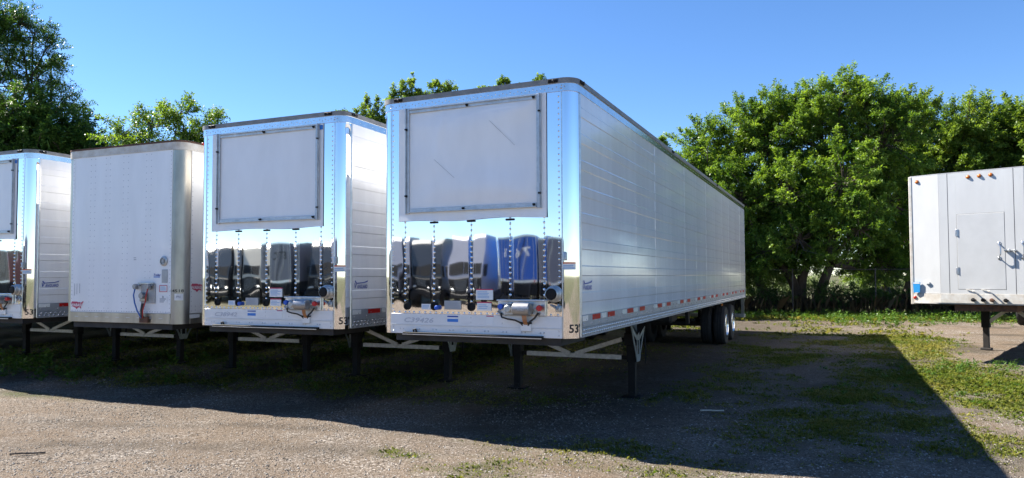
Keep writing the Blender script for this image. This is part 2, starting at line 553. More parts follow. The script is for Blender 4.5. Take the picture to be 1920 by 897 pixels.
def ground_material():
    m = bpy.data.materials.new('gravel_ground')
    m.use_nodes = True
    t = m.node_tree; n = t.nodes; L = t.links
    b = n['Principled BSDF']
    b.inputs['Roughness'].default_value = .95
    b.inputs['Specular IOR Level'].default_value = .15
    tc = n.new('ShaderNodeTexCoord')

    def vor(s):
        v = n.new('ShaderNodeTexVoronoi'); v.inputs['Scale'].default_value = s
        L.new(tc.outputs['Object'], v.inputs['Vector']); return v

    def noise(s, d=5, r=.6):
        v = n.new('ShaderNodeTexNoise'); v.inputs['Scale'].default_value = s; v.inputs['Detail'].default_value = d
        v.inputs['Roughness'].default_value = r
        L.new(tc.outputs['Object'], v.inputs['Vector']); return v

    def ramp(stops):
        r = n.new('ShaderNodeValToRGB')
        e = r.color_ramp.elements
        e[0].position, e[0].color = stops[0][0], (*stops[0][1], 1)
        e[1].position, e[1].color = stops[-1][0], (*stops[-1][1], 1)
        for p, c in stops[1:-1]:
            q = e.new(p); q.color = (*c, 1)
        return r

    def mix(f, a, bb, mode='MIX'):
        x = n.new('ShaderNodeMix'); x.data_type = 'RGBA'; x.blend_type = mode
        for s_, v in (('Factor', f), ('A', a), ('B', bb)):
            if isinstance(v, (int, float)): x.inputs[s_].default_value = v
            elif isinstance(v, tuple): x.inputs[s_].default_value = (*v, 1)
            else: L.new(v, x.inputs[s_])
        return x.outputs['Result']
    v1 = vor(46); v2 = vor(105)
    stones = ramp([(0, (0.049, 0.041, 0.034)), (.3, (0.146, 0.120, 0.097)), (.6, (0.232, 0.194, 0.159)), (.85, (0.346, 0.306, 0.266)), (1, (0.540, 0.490, 0.436))])
    sep = n.new('ShaderNodeSeparateColor'); L.new(v1.outputs['Color'], sep.inputs[0]); L.new(sep.outputs[0], stones.inputs[0])
    fine = ramp([(0, (0.059, 0.047, 0.036)), (.5, (0.189, 0.148, 0.113)), (.85, (0.313, 0.255, 0.203)), (1, (0.453, 0.398, 0.339))])
    sep2 = n.new('ShaderNodeSeparateColor'); L.new(v2.outputs['Color'], sep2.inputs[0]); L.new(sep2.outputs[1], fine.inputs[0])
    nz = noise(1.7)
    sel = n.new('ShaderNodeMapRange'); sel.inputs['From Min'].default_value = .42; sel.inputs['From Max'].default_value = .6
    L.new(nz.outputs['Fac'], sel.inputs['Value'])
    gravel = mix(sel.outputs[0], fine.outputs[0], stones.outputs[0])
    # tan dirt in worn places
    nd = noise(.55, 6, .65)
    ds = n.new('ShaderNodeMapRange'); ds.inputs['From Min'].default_value = .40; ds.inputs['From Max'].default_value = .62
    ds.inputs['To Max'].default_value = .55
    L.new(nd.outputs['Fac'], ds.inputs['Value'])
    dirt = ramp([(.3, (0.129, 0.088, 0.056)), (.7, (0.227, 0.165, 0.108))])
    ndf = noise(9, 6, .7); L.new(ndf.outputs['Fac'], dirt.inputs[0])
    base = mix(ds.outputs[0], gravel, dirt.outputs[0])
    big = noise(.23, 3)
    bs = n.new('ShaderNodeMapRange'); bs.inputs['To Min'].default_value = .68; bs.inputs['To Max'].default_value = 1.10
    L.new(big.outputs['Fac'], bs.inputs['Value'])
    hsv = n.new('ShaderNodeHueSaturation'); L.new(base, hsv.inputs['Color']); L.new(bs.outputs[0], hsv.inputs['Value'])
    # soil and moss where plants grow
    a = n.new('ShaderNodeAttribute'); a.attribute_name = 'veg'
    soil = ramp([(.25, (.045, .038, .026)), (.5, (.075, .078, .035)), (.75, (.085, .11, .035))])
    ns = noise(6, 6, .7); L.new(ns.outputs['Fac'], soil.inputs[0])
    vs = n.new('ShaderNodeMapRange'); vs.inputs['From Min'].default_value = .18; vs.inputs['From Max'].default_value = .75
    vs.inputs['To Max'].default_value = .9
    ad = n.new('ShaderNodeMath'); ad.operation = 'MULTIPLY_ADD'; ad.inputs[1].default_value = .5
    L.new(ns.outputs['Fac'], ad.inputs[0]); ad.inputs[2].default_value = -.25
    ad2 = n.new('ShaderNodeMath'); ad2.operation = 'ADD'; L.new(a.outputs['Fac'], ad2.inputs[0]); L.new(ad.outputs[0], ad2.inputs[1])
    L.new(ad2.outputs[0], vs.inputs['Value'])
    a2 = n.new('ShaderNodeAttribute'); a2.attribute_name = 'soil'
    sc_ = n.new('ShaderNodeMath'); sc_.operation = 'MULTIPLY'; sc_.inputs[1].default_value = .85
    L.new(a2.outputs['Fac'], sc_.inputs[0])
    brown = ramp([(.25, (.038, .031, .024)), (.55, (.075, .062, .048)), (.8, (.14, .122, .10))]); L.new(ndf.outputs['Fac'], brown.inputs[0])
    c0 = mix(sc_.outputs[0], hsv.outputs[0], brown.outputs[0])  # brown dirt, which also deepens the trailers' shade in the ground colour
    col = mix(vs.outputs[0], c0, soil.outputs[0])
    L.new(col, b.inputs['Base Color'])
    # relief
    h = n.new('ShaderNodeMath'); h.operation = 'MULTIPLY_ADD'; h.inputs[1].default_value = .8
    L.new(v1.outputs['Distance'], h.inputs[0]); L.new(v2.outputs['Distance'], h.inputs[2])
    bp = n.new('ShaderNodeBump'); bp.invert = True; bp.inputs['Distance'].default_value = .022; bp.inputs['Strength'].default_value = .9
    L.new(h.outputs[0], bp.inputs['Height'])
    b2 = n.new('ShaderNodeBump'); b2.inputs['Distance'].default_value = .03; b2.inputs['Strength'].default_value = .7
    L.new(ndf.outputs['Fac'], b2.inputs['Height']); L.new(bp.outputs[0], b2.inputs['Normal'])
    L.new(b2.outputs[0], b.inputs['Normal'])
    return m


gme = np_mesh('ground', np.stack([GX, GY, GZ], -1).reshape(-1, 3), gf, ground_material(), True, {'veg': gv.ravel(), 'soil': soil_shade_mask(GX, GY).ravel()})
tag(link('ground', gme), kind='structure')

# ------------------------------------------------------------------ text
def text_geo(s, size, shear=0.0, space=1.0, bold=.022):
    cu = bpy.data.curves.new('t', 'FONT')
    cu.body = s; cu.size = size; cu.shear = shear; cu.space_character = space
    cu.resolution_u = 2
    cu.offset = bold*size
    cu.align_x = 'CENTER'; cu.align_y = 'CENTER'
    ob = bpy.data.objects.new('t', cu); COL.objects.link(ob)
    dg = bpy.context.evaluated_depsgraph_get()
    me = bpy.data.meshes.new_from_object(ob.evaluated_get(dg))
    v = [tuple(p.co) for p in me.vertices]; f = [tuple(p.vertices) for p in me.polygons]
    bpy.data.objects.remove(ob); bpy.data.curves.remove(cu); bpy.data.meshes.remove(me)
    return v, f


def fit_text(s, wd, ht, shear=0.0, bold=0.0):
    v, f = text_geo(s, 1.0, shear)
    v = np.array(v)
    lo, hi = v.min(0), v.max(0)
    v[:, 0] = ((v[:, 0]-lo[0])/(hi[0]-lo[0])-.5)*wd
    v[:, 1] = ((v[:, 1]-lo[1])/(hi[1]-lo[1])-.5)*ht
    return v, f


def front_text(name, s, x, z, wd, ht, mat, parent, y=-.004, shear=0.0):
    v, f = fit_text(s, wd, ht, shear)
    m = MB().add([(x+a, y, z+b) for a, b, _ in v], f)
    return m.build(name, mat, parent)


def side_text(name, s, y, z, wd, ht, mat, parent, x=.004, shear=0.0):
    v, f = fit_text(s, wd, ht, shear)
    m = MB().add([(x, y+a, z+b) for a, b, _ in v], f)
    return m.build(name, mat, parent)


def sticker(name, x0, x1, z0, z1, y, mat, parent, th=.002):
    return MB().box(x0, x1, y-th, y, z0, z1).build(name, mat, parent)


def print_lines(x0, x1, z0, z1, y, n, mat, parent, seed=0):
    rg = random.Random(seed)
    m = MB()
    for k in range(n):
        zc = z1-(k+.7)*(z1-z0)/(n+.4)
        m.box(x0, x0+(x1-x0)*rg.uniform(.6, 1), y-.0012, y, zc-.004, zc+.004)
    o = m.build('printed_lines', mat, parent)
    return tag(o, kind='stuff')


# ------------------------------------------------------------------ trailer pieces
def rivet(mb, c, r, h, d, n=6):
    """dome at c standing off along d ('-y', '+x', '-x')"""
    rings = [(r, 0), (r*.72, h*.7), (0.001, h)]
    v = []
    for (rr, o) in rings:
        for k in range(n):
            t = 2*math.pi*k/n
            a, b = rr*math.cos(t), rr*math.sin(t)
            if d == '-y': v.append((c[0]+a, c[1]-o, c[2]+b))
            elif d == '+x': v.append((c[0]+o, c[1]+a, c[2]+b))
            else: v.append((c[0]-o, c[1]+a, c[2]+b))
    f = []
    for i in range(2):
        for k in range(n):
            f.append((i*n+k, i*n+(k+1) % n, (i+1)*n+(k+1) % n, (i+1)*n+k))
    mb.add(v, f)


CACHE = {}


def cached(key, fn):
    if key not in CACHE: CACHE[key] = fn()
    return CACHE[key]


RIB_Z = [3.700-.3026*k for k in range(8)]     # bottoms of the raised bands


def side_panel_mesh(wd, z0, z1, ribs, mat):
    prof = [(z0, 0.0)]
    if ribs:
        for zb in sorted(RIB_Z):
            if zb > z0+.03 and zb+.12 < z1:
                prof += [(zb-.012, 0), (zb, .0065), (zb+.1, .0065), (zb+.112, 0)]
    prof += [(z1, 0)]
    m = MB()
    n = len(prof)
    v = []
    for (yy, ins) in ((0.0002, -.0012), (.010, 0), (wd-.010, 0), (wd-.0002, -.0012)):
        for (z, o) in prof: v.append((o+ins, yy, z))
    f = []
    for i in range(3):
        for k in range(n-1):
            f.append((i*n+k, (i+1)*n+k, (i+1)*n+k+1, i*n+k+1))
    # back edge folds
    k0 = len(v)
    v += [(-.03, .0002, z0), (-.03, .0002, z1), (-.03, wd-.0002, z0), (-.03, wd-.0002, z1)]
    f += [(k0, 0, n-1, k0+1), (k0+2, 3*n, 4*n-1, k0+3)]
    m.add(v, f)
    return m.mesh('side_panel', mat)


def quarter(mb, cx, cy, r, a0, a1, z0, z1, n=14, th=None):
    """vertical curved sheet round a corner (closed top, bottom, back if th)"""
    th = th or r*.6
    o = []; i = []
    for k in range(n+1):
        a = a0+(a1-a0)*k/n
        o.append((cx+r*math.cos(a), cy+r*math.sin(a)))
        i.append((cx+(r-th)*math.cos(a), cy+(r-th)*math.sin(a)))
    poly = o+i[::-1]
    v = [(x, y, z0) for x, y in poly]+[(x, y, z1) for x, y in poly]
    m = len(poly)
    f = [(k, (k+1) % m, (k+1) % m+m, k+m) for k in range(m)]
    for k in range(n):
        a, b, c, d = k, k+1, m-2-k, m-1-k
        f.append((a, b, c, d)); f.append((a+m, b+m, c+m, d+m))
    mb.add(v, f)


def wheel_set(root, x_out, sgn, yc, r=.5):
    """dual wheels: outer and inner tyre on one side; sgn=+1 right side"""
    for k, xo in enumerate((x_out, x_out-sgn*.33)):
        def mk():
            prof = [(.29, 0), (.40, -.012), (.475, .0), (.497, .035), (.50, .10), (.50, .17), (.497, .235), (.475, .27), (.40, .28), (.29, .27)]
            m = MB().lathe(prof, (0, 0, 0), 'x', 36, True)
            for q in (.07, .135, .20):      # tread grooves as raised shoulders
                m.lathe([(.50, q-.012), (.507, q-.008), (.507, q+.008), (.50, q+.012)], (0, 0, 0), 'x', 36, True)
            return m.mesh('tyre', RUBBER, 40)
        me = cached('tyre', mk)

        def mr():
            m = MB().lathe([(.297, .262), (.296, .285), (.280, .292), (.262, .278), (.245, .11), (.19, .085), (.15, .10), (.135, .15), (.08, .16), (.075, .21), (.001, .213)],
                           (0, 0, 0), 'x', 32)
            for j in range(10):
                t = 2*math.pi*j/10
                m.tube((.08, .17*math.cos(t), .17*math.sin(t)), (.125, .17*math.cos(t), .17*math.sin(t)), .016, n=6)
            return m.mesh('rim', RIM, 35)
        rm = cached('rim', mr)
        e = empty('wheel'); e.parent = root
        zc = float(gh_local(root, xo, yc))+r
        e.location = (xo-.27 if sgn > 0 else xo+.27, yc, zc)
        if sgn < 0: e.rotation_euler = (0, 0, math.pi)
        link('tyre', me, e)
        if k == 0: link('rim', rm, e)


def to_world(root, x, y):
    a = root.rotation_euler.z
    return (root.location.x+x*math.cos(a)-y*math.sin(a), root.location.y+x*math.sin(a)+y*math.cos(a))


def gh_local(root, x, y):
    wx, wy = to_world(root, x, y)
    return float(gh(wx, wy))-root.location.z


def landing_gear(root, xc, yc, half, brace_mat, zt, plate=True):
    for s in (-1, 1):
        x = xc+s*half
        g = gh_local(root, x, yc)
        e = empty('landing_leg', (x, yc, 0)); e.parent = root
        MB().box(-.075, .075, -.075, .075, .52, zt, .008).build('upper_tube', BLACK, e)
        MB().box(-.058, .058, -.058, .058, g+.03, .56, .006).build('lower_tube', BLACK, e)
        m = MB().box(-.15, .15, -.13, .13, g+.0, g+.028, .006)
        m.prism([(-.05, g+.028), (.05, g+.028), (.03, g+.09), (-.03, g+.09)], -.07, .07)
        m.build('foot', BLACK, e)
        # gusset plates up to the frame rail
        m = MB()
        for yy in (-.082, .076):
            m.prism([(-.075, .9), (-.26*(1 if s < 0 else .4), zt), (.26*(1 if s > 0 else .4), zt), (.075, .9)], yy, yy+.006)
        m.build('gusset', BLACK, e)
        if plate:
            # outboard bracket: tapering galvanised fan with slots
            xo = s*.095
            MB().box(-.10, .10, -.12, -.076, .78, .98, .012).build('gearbox', BLACK, e)
            m = MB()

            def barp(y0, z0, y1, z1, wd):
                m.bar((xo, y0, z0), (xo, y1, z1), .012, wd)
            barp(-.46, zt-.01, -.09, .60, .035); barp(.44, zt-.10, .09, .60, .035)
            barp(-.44, zt-.02, -.06, zt-.26, .05); barp(.44, zt-.10, .06, zt-.26, .05)
            barp(-.07, zt-.22, -.06, .60, .03); barp(.07, zt-.22, .06, .60, .03)
            m.prism([(-.38, zt-.03), (.0, zt-.03), (.42, zt-.12), (.38, zt-.20), (.09, zt-.34), (-.09, zt-.34), (-.38, zt-.16)], xo-.006, xo+.006, 'yz')
            m.prism([(-.14, .64), (.14, .64), (.09, .53), (-.09, .53)], xo-.007, xo+.007, 'yz')
            m.build('bracket', BRACK, e)
            MB().path([(xo, .42, .90), (xo+s*.03, .36, .66), (xo+s*.03, .34, .46)], .012).build('crank_handle', BLACK, e)
    # brace between the legs
    zl = .585
    m = MB().box(xc-half+.17, xc+half-.17, yc-.03, yc+.03, zl-.035, zl+.035)
    m.build('cross_brace', brace_mat, root)
    for (x0, z0) in ((xc-half+.07, zl-.03), (xc+half-.17, zl-.03), (xc+half-.17, zl+.25)):
        MB().box(x0, x0+.10, yc-.02, yc+.02, z0, z0+.06).build('brace_socket', BLACK, root)
    for s in (-1, 1):
        MB().bar((xc+s*.05, yc-.034, zl+.03), (xc+s*(half-.16), yc-.034, zl+.285+(.03 if s < 0 else 0)), .02, .065).build('diagonal_brace', brace_mat, root)


def underbody(root, W, L, zb, y_axles, hole=True):
    for k in range(24):
        y = .9+k*(L-1.6)/23
        me = cached(('xm', W), lambda: MB().box(-W+.06, -.06, -.03, .03, zb-.02, zb+.08).mesh('cross_member', UNDER))
        link('cross_member', me, root, (0, y, 0))
    # running gear: slider rails, suspension, axles
    m = MB()
    for x in (-W/2-.52, -W/2+.44):
        m.box(x, x+.08, y_axles[0]-1.3, L-.3, zb-.24, zb-.02)
    for y in (y_axles[0]-1.2, y_axles[0]+.62, y_axles[1]+.6):
        m.box(-W/2-.5, -W/2+.5, y-.05, y+.05, zb-.22, zb-.06)
        for x in (-W/2-.52, -W/2+.44): m.prism([(y-.14, zb-.24), (y+.14, zb-.24), (y+.06, zb-.52), (y-.06, zb-.52)], x-.0, x+.08, 'yz')
    m.build('slider_frame', UNDER, root)
    for y in y_axles:
        g = gh_local(root, -W/2, y)+.5
        a = MB().tube((-W+.15, y, g), (-.15, y, g), .065, n=12)
        a.build('axle', UNDER, root, 40)
        m = MB()
        for x in (-W/2-.48, -W/2+.48): m.box(x-.04, x+.04, y-.5, y+.5, g+.10, g+.15)
        m.build('leaf_spring', UNDER, root)
    MB().box(-W/2-.3, -W/2+.3, y_axles[0]-2.3, y_axles[0]-1.6, zb-.45, zb-.05, .05).build('air_tank', UNDER, root)
    for x0 in (-W+.06, -.68):
        MB().box(x0, x0+.62, y_axles[1]+.72, y_axles[1]+.735, .25, zb-.03).build('mudflap', RUBBER, root)
    # rear guard
    for x in (-W+.02, -.13):
        MB().bar((x+.055, L-.06, zb), (x+.055, L-.02, .66), .09, .07).build('guard_post', ALU, root)
    MB().box(-W, 0, L-.10, L, .55, .66, .01).build('rear_guard', ALU, root)


def side_tapes(root, W, L, z0, z1):
    n = 0
    y = 0.18
    rd = cached(('tr', z0), lambda: MB().box(0, .003, 0, .30, z0, z1).mesh('reflective_tape', REDT))
    wt = cached(('tw', z0), lambda: MB().box(0, .003, 0, .20, z0, z1).mesh('reflective_tape', WHTT))
    starts = [.18, 1.84, 3.67, 5.5, 7.3, 9.1, 10.9, 12.7, 14.5]
    for k, s in enumerate(starts):
        d = (0, .37, .72, .99) if k == 0 else (0, .25, .60, .93)
        for j, dd in enumerate(d):
            if s+dd+.3 > L-.02: continue
            link('reflective_tape', (wt, rd)[j % 2], root, (.0125, s+dd, 0))


def rounded_band(mb, W, L, r, z0, z1, off):
    """closed ring strip following the trailer outline with round front corners, standing off by off"""
    pts = []
    n = 10
    pts.append((off, L))
    for k in range(n+1):
        a = -math.pi/2*k/n
        pts.append((-r+(r+off)*math.cos(a), r+(r+off)*math.sin(a)))
    for k in range(n+1):
        a = -math.pi/2-math.pi/2*k/n
        pts.append((-W+r+(r+off)*math.cos(a), r+(r+off)*math.sin(a)))
    pts.append((-W-off, L))
    inn = []
    t = .05
    inn.append((-t, L))
    for k in range(n+1):
        a = -math.pi/2*k/n
        inn.append((-r+(r-t)*math.cos(a), r+(r-t)*math.sin(a)))
    for k in range(n+1):
        a = -math.pi/2-math.pi/2*k/n
        inn.append((-W+r+(r-t)*math.cos(a), r+(r-t)*math.sin(a)))
    inn.append((-W+t, L))
    m = len(pts)
    v = [(x, y, z0) for x, y in pts]+[(x, y, z1) for x, y in pts]+[(x, y, z0) for x, y in inn]+[(x, y, z1) for x, y in inn]
    f = []
    for k in range(m-1):
        f.append((k, k+1, k+1+m, k+m))
        f.append((2*m+k, 3*m+k, 3*m+k+1, 2*m+k+1))
        f.append((m+k, m+k+1, 3*m+k+1, 3*m+k))
        f.append((k, 2*m+k, 2*m+k+1, k+1))
    for k in (0, m-1): f.append((k, k+m, k+3*m, k+2*m))
    mb.add(v, f)
    return pts


def roof_poly(W, L, r):
    pts = [(0, L)]
    n = 10
    for k in range(n+1):
        a = -math.pi/2*k/n
        pts.append((-r+r*math.cos(a), r+r*math.sin(a)))
    for k in range(n+1):
        a = -math.pi/2-math.pi/2*k/n
        pts.append((-W+r+r*math.cos(a), r+r*math.sin(a)))
    pts.append((-W, L))
    return pts


US_MAP = [(0, .78), (.06, .95), (.2, .93), (.45, .93), (.55, .88), (.62, .82), (.68, .9), (.78, .80), (.86, .86), (.97, 1.0), (1.0, .9),
          (.93, .74), (.90, .58), (.86, .45), (.80, .33), (.82, .12), (.79, .06), (.74, .22), (.62, .24), (.52, .14), (.46, 0), (.40, .10),
          (.34, .20), (.22, .26), (.10, .34), (.03, .48), (.0, .62)]


def maker_badge_side(root, y0, z0, wd, ht, x=.0125):
    """dark blue winged badge with slanted lettering"""
    e = empty('maker_badge', (0, 0, 0)); e.parent = root
    side_text('lettering', 'V', y0+wd*.07, z0+ht*.33, wd*.19, ht*.64, BLUEP, e, x, .3)
    side_text('lettering', 'ANGUARD', y0+wd*.56, z0+ht*.24, wd*.80, ht*.46, BLUEP, e, x, .25)
    m = MB().prism([(y0, z0+ht*.66), (y0+wd*.25, z0+ht*.70), (y0+wd*.72, z0+ht*.78), (y0+wd, z0+ht*.98), (y0+wd*.96, z0+ht*.78), (y0+wd*.70, z0+ht*.66), (y0+wd*.22, z0+ht*.58)],
                   x-.001, x+.0005, 'yz')
    m.prism([(y0, z0+ht*.9), (y0+wd*.04, z0+ht*1.0), (y0+wd*.14, z0+ht*.72), (y0+wd*.06, z0+ht*.68)], x-.001, x+.0005, 'yz')
    m.build('wing_mark', BLUEP, e)
    return e


# ------------------------------------------------------------------ refrigerated trailer
def make_reefer(loc, yaw, label, seed, writing, sheet_wrinkle=1.0):
    W, L, r = 2.6, 16.15, .156
    ZB, ZA, ZM, ZC, ZT = 1.175, 1.42, 3.967, 4.06, 4.118
    rg = np.random.default_rng(seed)
    t = empty('refrigerated_trailer', loc, yaw)
    tag(t, label, 'trailer', 'semi trailers parked in a row')
    # core
    MB().box(-W+.025, -.025, .17, L-.03, ZB+.06, ZT-.04).build('body_shell', WHITE, t)
    # polished front sheets between the rivet rows
    rows = [-W+r, -2.236, -1.822, -1.309, -.80, -.374, -r]
    for a, b in zip(rows[:-1], rows[1:]):
        nu, nv = 18, 46
        U, V = np.meshgrid(np.linspace(0, 1, nu), np.linspace(0, 1, nv), indexing='ij')
        X = a+.0015+(b-a-.003)*U; Zc = ZA+.001+(ZM-ZA-.002)*V
        sag = rg.uniform(.5, 1.3)*.0013*((b-a)/.5)
        Y = -sag*(.30*(1-(2*U-1)**2)+.70*(1-(2*U-1)**8))
        edge = np.clip(1-(2*U-1)**2, 0, 1)*np.clip(V*16, 0, 1)
        for _ in range(4):
            kx, kz = rg.uniform(4, 14), rg.uniform(2, 12)
            Y -= edge*rg.uniform(.00006, .00026)*np.sin(kx*X+kz*Zc+rg.uniform(0, 6.3))
        # buckle towards the foot of the sheet
        Y -= edge*.0003*np.exp(-((Zc-1.62)/.08)**2)*np.sin(9*X+rg.uniform(0, 6))
        idx = np.arange(nu*nv).reshape(nu, nv)
        f = np.stack([idx[:-1, :-1], idx[1:, :-1], idx[1:, 1:], idx[:-1, 1:]], -1).reshape(-1, 4)
        v = np.stack([X, Y, Zc], -1).reshape(-1, 3)
        # closed back
        me = np_mesh('polished_sheet', v, f, CHROME, True)
        link('polished_sheet', me, t)
    MB().box(-W+r+.01, -r-.01, .012, .168, ZB+.06, ZM).build('front_backing', UNDER, t)
    # corner posts
    for s in (0, 1):
        m = MB()
        if s: quarter(m, -r, r, r, -math.pi/2, 0, ZB, ZM, 18, .02)
        else: quarter(m, -W+r, r, r, -math.pi, -math.pi/2, ZB, ZM, 18, .02)
        m.build('corner_post', CORNER, t, 30)
        m = MB()
        x = -r if s else -W+r
        m.box(x-.006, x+.006, -.006, .0, ZB+.005, ZM-.002)
        m.build('corner_seam', ALU, t)
    # rivets of the front
    m = MB()
    for x in rows[1:-1]:
        z = 1.66
        while z < 2.56:
            rivet(m, (x+rg.normal()*.0015, .0005, z), .0165, .011, '-y', 7); z += .0635
        rivet(m, (x, .0005, 1.575), .014, .008, '-y', 7)
    for x in (rows[0]+.026, rows[-1]-.036):
        z = 1.47
        while z < 3.95:
            rivet(m, (x, -.0005, z), .012, .008, '-y', 6); z += .066
    x = rows[0]+.05
    while x < rows[-1]-.03:
        rivet(m, (x, -.001, ZA+.016), .015, .010, '-y', 6); x += rg.uniform(.055, .09)
    tag(m.build('front_rivets', CHROME, t, 60), kind='stuff')
    # drain ports with dark rubber grommets
    for x in (-2.204, -1.815, -1.31):
        m = MB().lathe([(.050, 0), (.050, -.012), (.034, -.016), (.034, -.004), (.001, -.004)], (x, -.003, 1.513), 'y', 18)
        m.build('drain_port', BLACK, t, 30)
    MB().lathe([(.028, 0), (.028, -.04), (.02, -.045), (.001, -.045)], (-1.765, -.004, 1.497), 'y', 14).box(-1.80, -1.73, -.02, -.004, 1.485, 1.51).build('drain_cap', BLUEK, t, 30)
    # aluminium clips under the cover sheet
    for x in (-1.822, -1.31, -.80):
        m = MB().box(x-.055, x+.055, -.016, -.004, 2.522, 2.545, .004)
        m.build('sheet_clip', BLACK, t)
    # apron
    m = MB()
    m.box(-W+r+.008, -r-.008, -.014, .05, 1.286, ZA, .002)
    m.box(-W+r+.008, -r-.008, -.010, .05, ZB, 1.280, .002)
    m.box(-W+r+.008, -r-.008, -.018, .04, 1.2805, 1.2855)
    m.build('apron_plate', APRON, t)
    m = MB()
    for x in np.arange(-2.28, -.3, .235):
        for d in (-.022, .022): rivet(m, (x+d, -.010, 1.232), .011, .006, '-y', 6)
    for x in (-2.40, -.20):
        for z in (1.205, 1.255): rivet(m, (x, -.010, z), .011, .006, '-y', 6)
    for x in (-2.0, -1.31, -.9):
        for z in (1.385, 1.33): rivet(m, (x, -.014, z), .009, .004, '-y', 6)
    tag(m.build('apron_rivets', ALU, t, 60), kind='stuff')
    # coupler lip below the apron
    m = MB().box(-2.228, -.384, -.075, .4, 1.170, 1.196, .004)
    m.build('coupler_plate', BLACK, t)
    MB().box(-2.228, -.384, -.080, -.076, 1.166, 1.176).build('coupler_highlight', ALU, t)  # bright strip standing for the white highlight along the plate
    MB().path([(-2.09, -.03, 1.19), (-2.09, -.045, 1.225), (-2.06, -.045, 1.235), (-2.05, -.03, 1.19)], .012).build('tie_hook', BLACK, t)
    MB().box(-W+.2, -.2, .05, .9, ZB-.09, ZB+.02).build('coupler_box', UNDER, t)
    MB().tube((-W/2, .9, ZB-.18), (-W/2, .9, ZB-.02), .045, n=12).build('kingpin', BLACK, t, 40)
    # white cover sheet
    nu, nv = 56, 44
    U, V = np.meshgrid(np.linspace(0, 1, nu), np.linspace(0, 1, nv), indexing='ij')
    X = -2.327+(2.327-.336)*U; Zc = 2.552+(3.972-2.552)*V
    fr = np.minimum(np.minimum(U-.055, .965-U), np.minimum(V-.085, .985-V))
    inside = np.clip(fr/.10, 0, 1); inside = inside*inside*(3-2*inside)
    Y = np.zeros_like(X)-.010
    if sheet_wrinkle > .5:
        dome = 1/(1+np.exp(-(np.minimum(np.minimum((U-.17)*13, (.86-U)*11), np.minimum((V-.18)*14, (.80-V+.12*np.sin(2.2*U))*22)))))
        Y -= .022*dome
        for _ in range(10):
            kx, kz = rg.uniform(-3, 3), rg.uniform(5, 13)
            Y -= inside*rg.uniform(.002, .0065)*np.sin(kx*X+kz*Zc+rg.uniform(0, 6.3))
        Y -= inside*.010*np.exp(-((X+1.72+.05*np.sin(6*Zc))/.05)**2)*np.clip((Zc-2.7)*2, 0, 1)
    else:
        for _ in range(6):
            Y -= inside*rg.uniform(.0002, .0008)*np.sin(rg.uniform(-5, 5)*X+rg.uniform(2, 6)*Zc+rg.uniform(0, 6.3))
        Y += inside*.004*np.exp(-((X+.75)/.05)**2-((Zc-3.25)/.12)**2)
        Y -= inside*.003*np.exp(-((X+1.3)/.3)**2-((Zc-3.3)/.16)**2)
    # torn, lifted lower margin
    low = np.clip((.07-V)/.07, 0, 1)
    Y -= low*(.006+.006*np.sin(X*7+seed)+.003*np.sin(X*19))
    Zc = Zc+low*.010*np.sin(X*5+seed*2)
    idx = np.arange(nu*nv).reshape(nu, nv)
    f = np.stack([idx[:-1, :-1], idx[1:, :-1], idx[1:, 1:], idx[:-1, 1:]], -1).reshape(-1, 4)
    link('cover_sheet', np_mesh('cover_sheet', np.stack([X, Y, Zc], -1).reshape(-1, 3), f, COVER, True), t)
    # frame of four aluminium angles
    fx0, fx1, fz0, fz1 = -2.224, -.395, 2.662, 3.955
    for (x0, x1, z0, z1) in ((fx0+.062, fx1-.062, fz1-.052, fz1-.004), (fx0+.062, fx1-.062, fz0, fz0+.05)):
        m = MB().box(x0, x1, -.030, -.0135, z0, z1, .002)
        m.box(x0, x1, -.050, -.0305, z1-.010, z1) if z0 > 3 else m.box(x0, x1, -.050, -.0305, z0, z0+.010)
        m.build('sheet_frame', FRAME, t)
    for (x0, x1) in ((fx0, fx0+.058), (fx1-.058, fx1)):
        m = MB().box(x0, x1, -.032, -.0135, fz0-.012, fz1+.012, .002)
        xe = x0 if x0 < -1 else x1-.010
        m.box(xe+.012 if x0 < -1 else xe-.012, xe+.022 if x0 < -1 else xe-.002, -.052, -.0325, fz0-.012, fz1+.012)
        m.build('sheet_frame', FRAME, t)
    m = MB()
    for (x, z) in ((fx0+.02, 3.70), (fx0+.02, 2.87), (fx1-.02, 3.76), (fx1-.02, 2.82), (-1.35, fz1-.03), (-1.4, fz0+.025), (fx1-.09, fz0+.03), (fx1-.09, fz1-.03)):
        m.tube((x, -.032, z), (x, -.062, z), .011, n=7); m.box(x-.014, x+.014, -.040, -.0325, z-.014, z+.014)
    tag(m.build('frame_bolts', BLACK, t), kind='stuff')
    if sheet_wrinkle > .5:
        for (x0, z0, x1, z1) in ((-1.80, 3.30, -1.52, 3.06), (-1.05, 3.71, -.72, 3.39)):
            MB().bar((x0, -.042, z0), (x1, -.042, z1), .003, .004).build('strap_mark', PRINTGREY, t)
    else:
        MB().box(fx1-.005, fx1+.05, -.0145, -.0125, 3.885, 3.945).build('blue_tape', BLUES, t)
    # cap band and roof lip all round
    m = MB(); rounded_band(m, W, L, r, ZM, ZC-.003, .010); m.build('top_band', BAND, t, 25)
    m = MB(); rounded_band(m, W, L, r, ZC, ZT, .022); m.build('roof_lip', LIP, t, 25)
    m = MB(); rounded_band(m, W, L, r, ZC-.003, ZC, .016); m.build('drip_edge', ALU, t, 25)
    m = MB().prism([(x, y) for x, y in roof_poly(W-.0, L-.02, r)], ZT-.012, ZT+.004, 'xy'); m.build('roof', ROOF, t)
    m = MB()
    for x in np.arange(-2.42, -.1, .048):
        rivet(m, (x, -.010, 4.000+.018*(int(round(x/.048)) % 2 == 0)), .008, .005, '-y', 6)
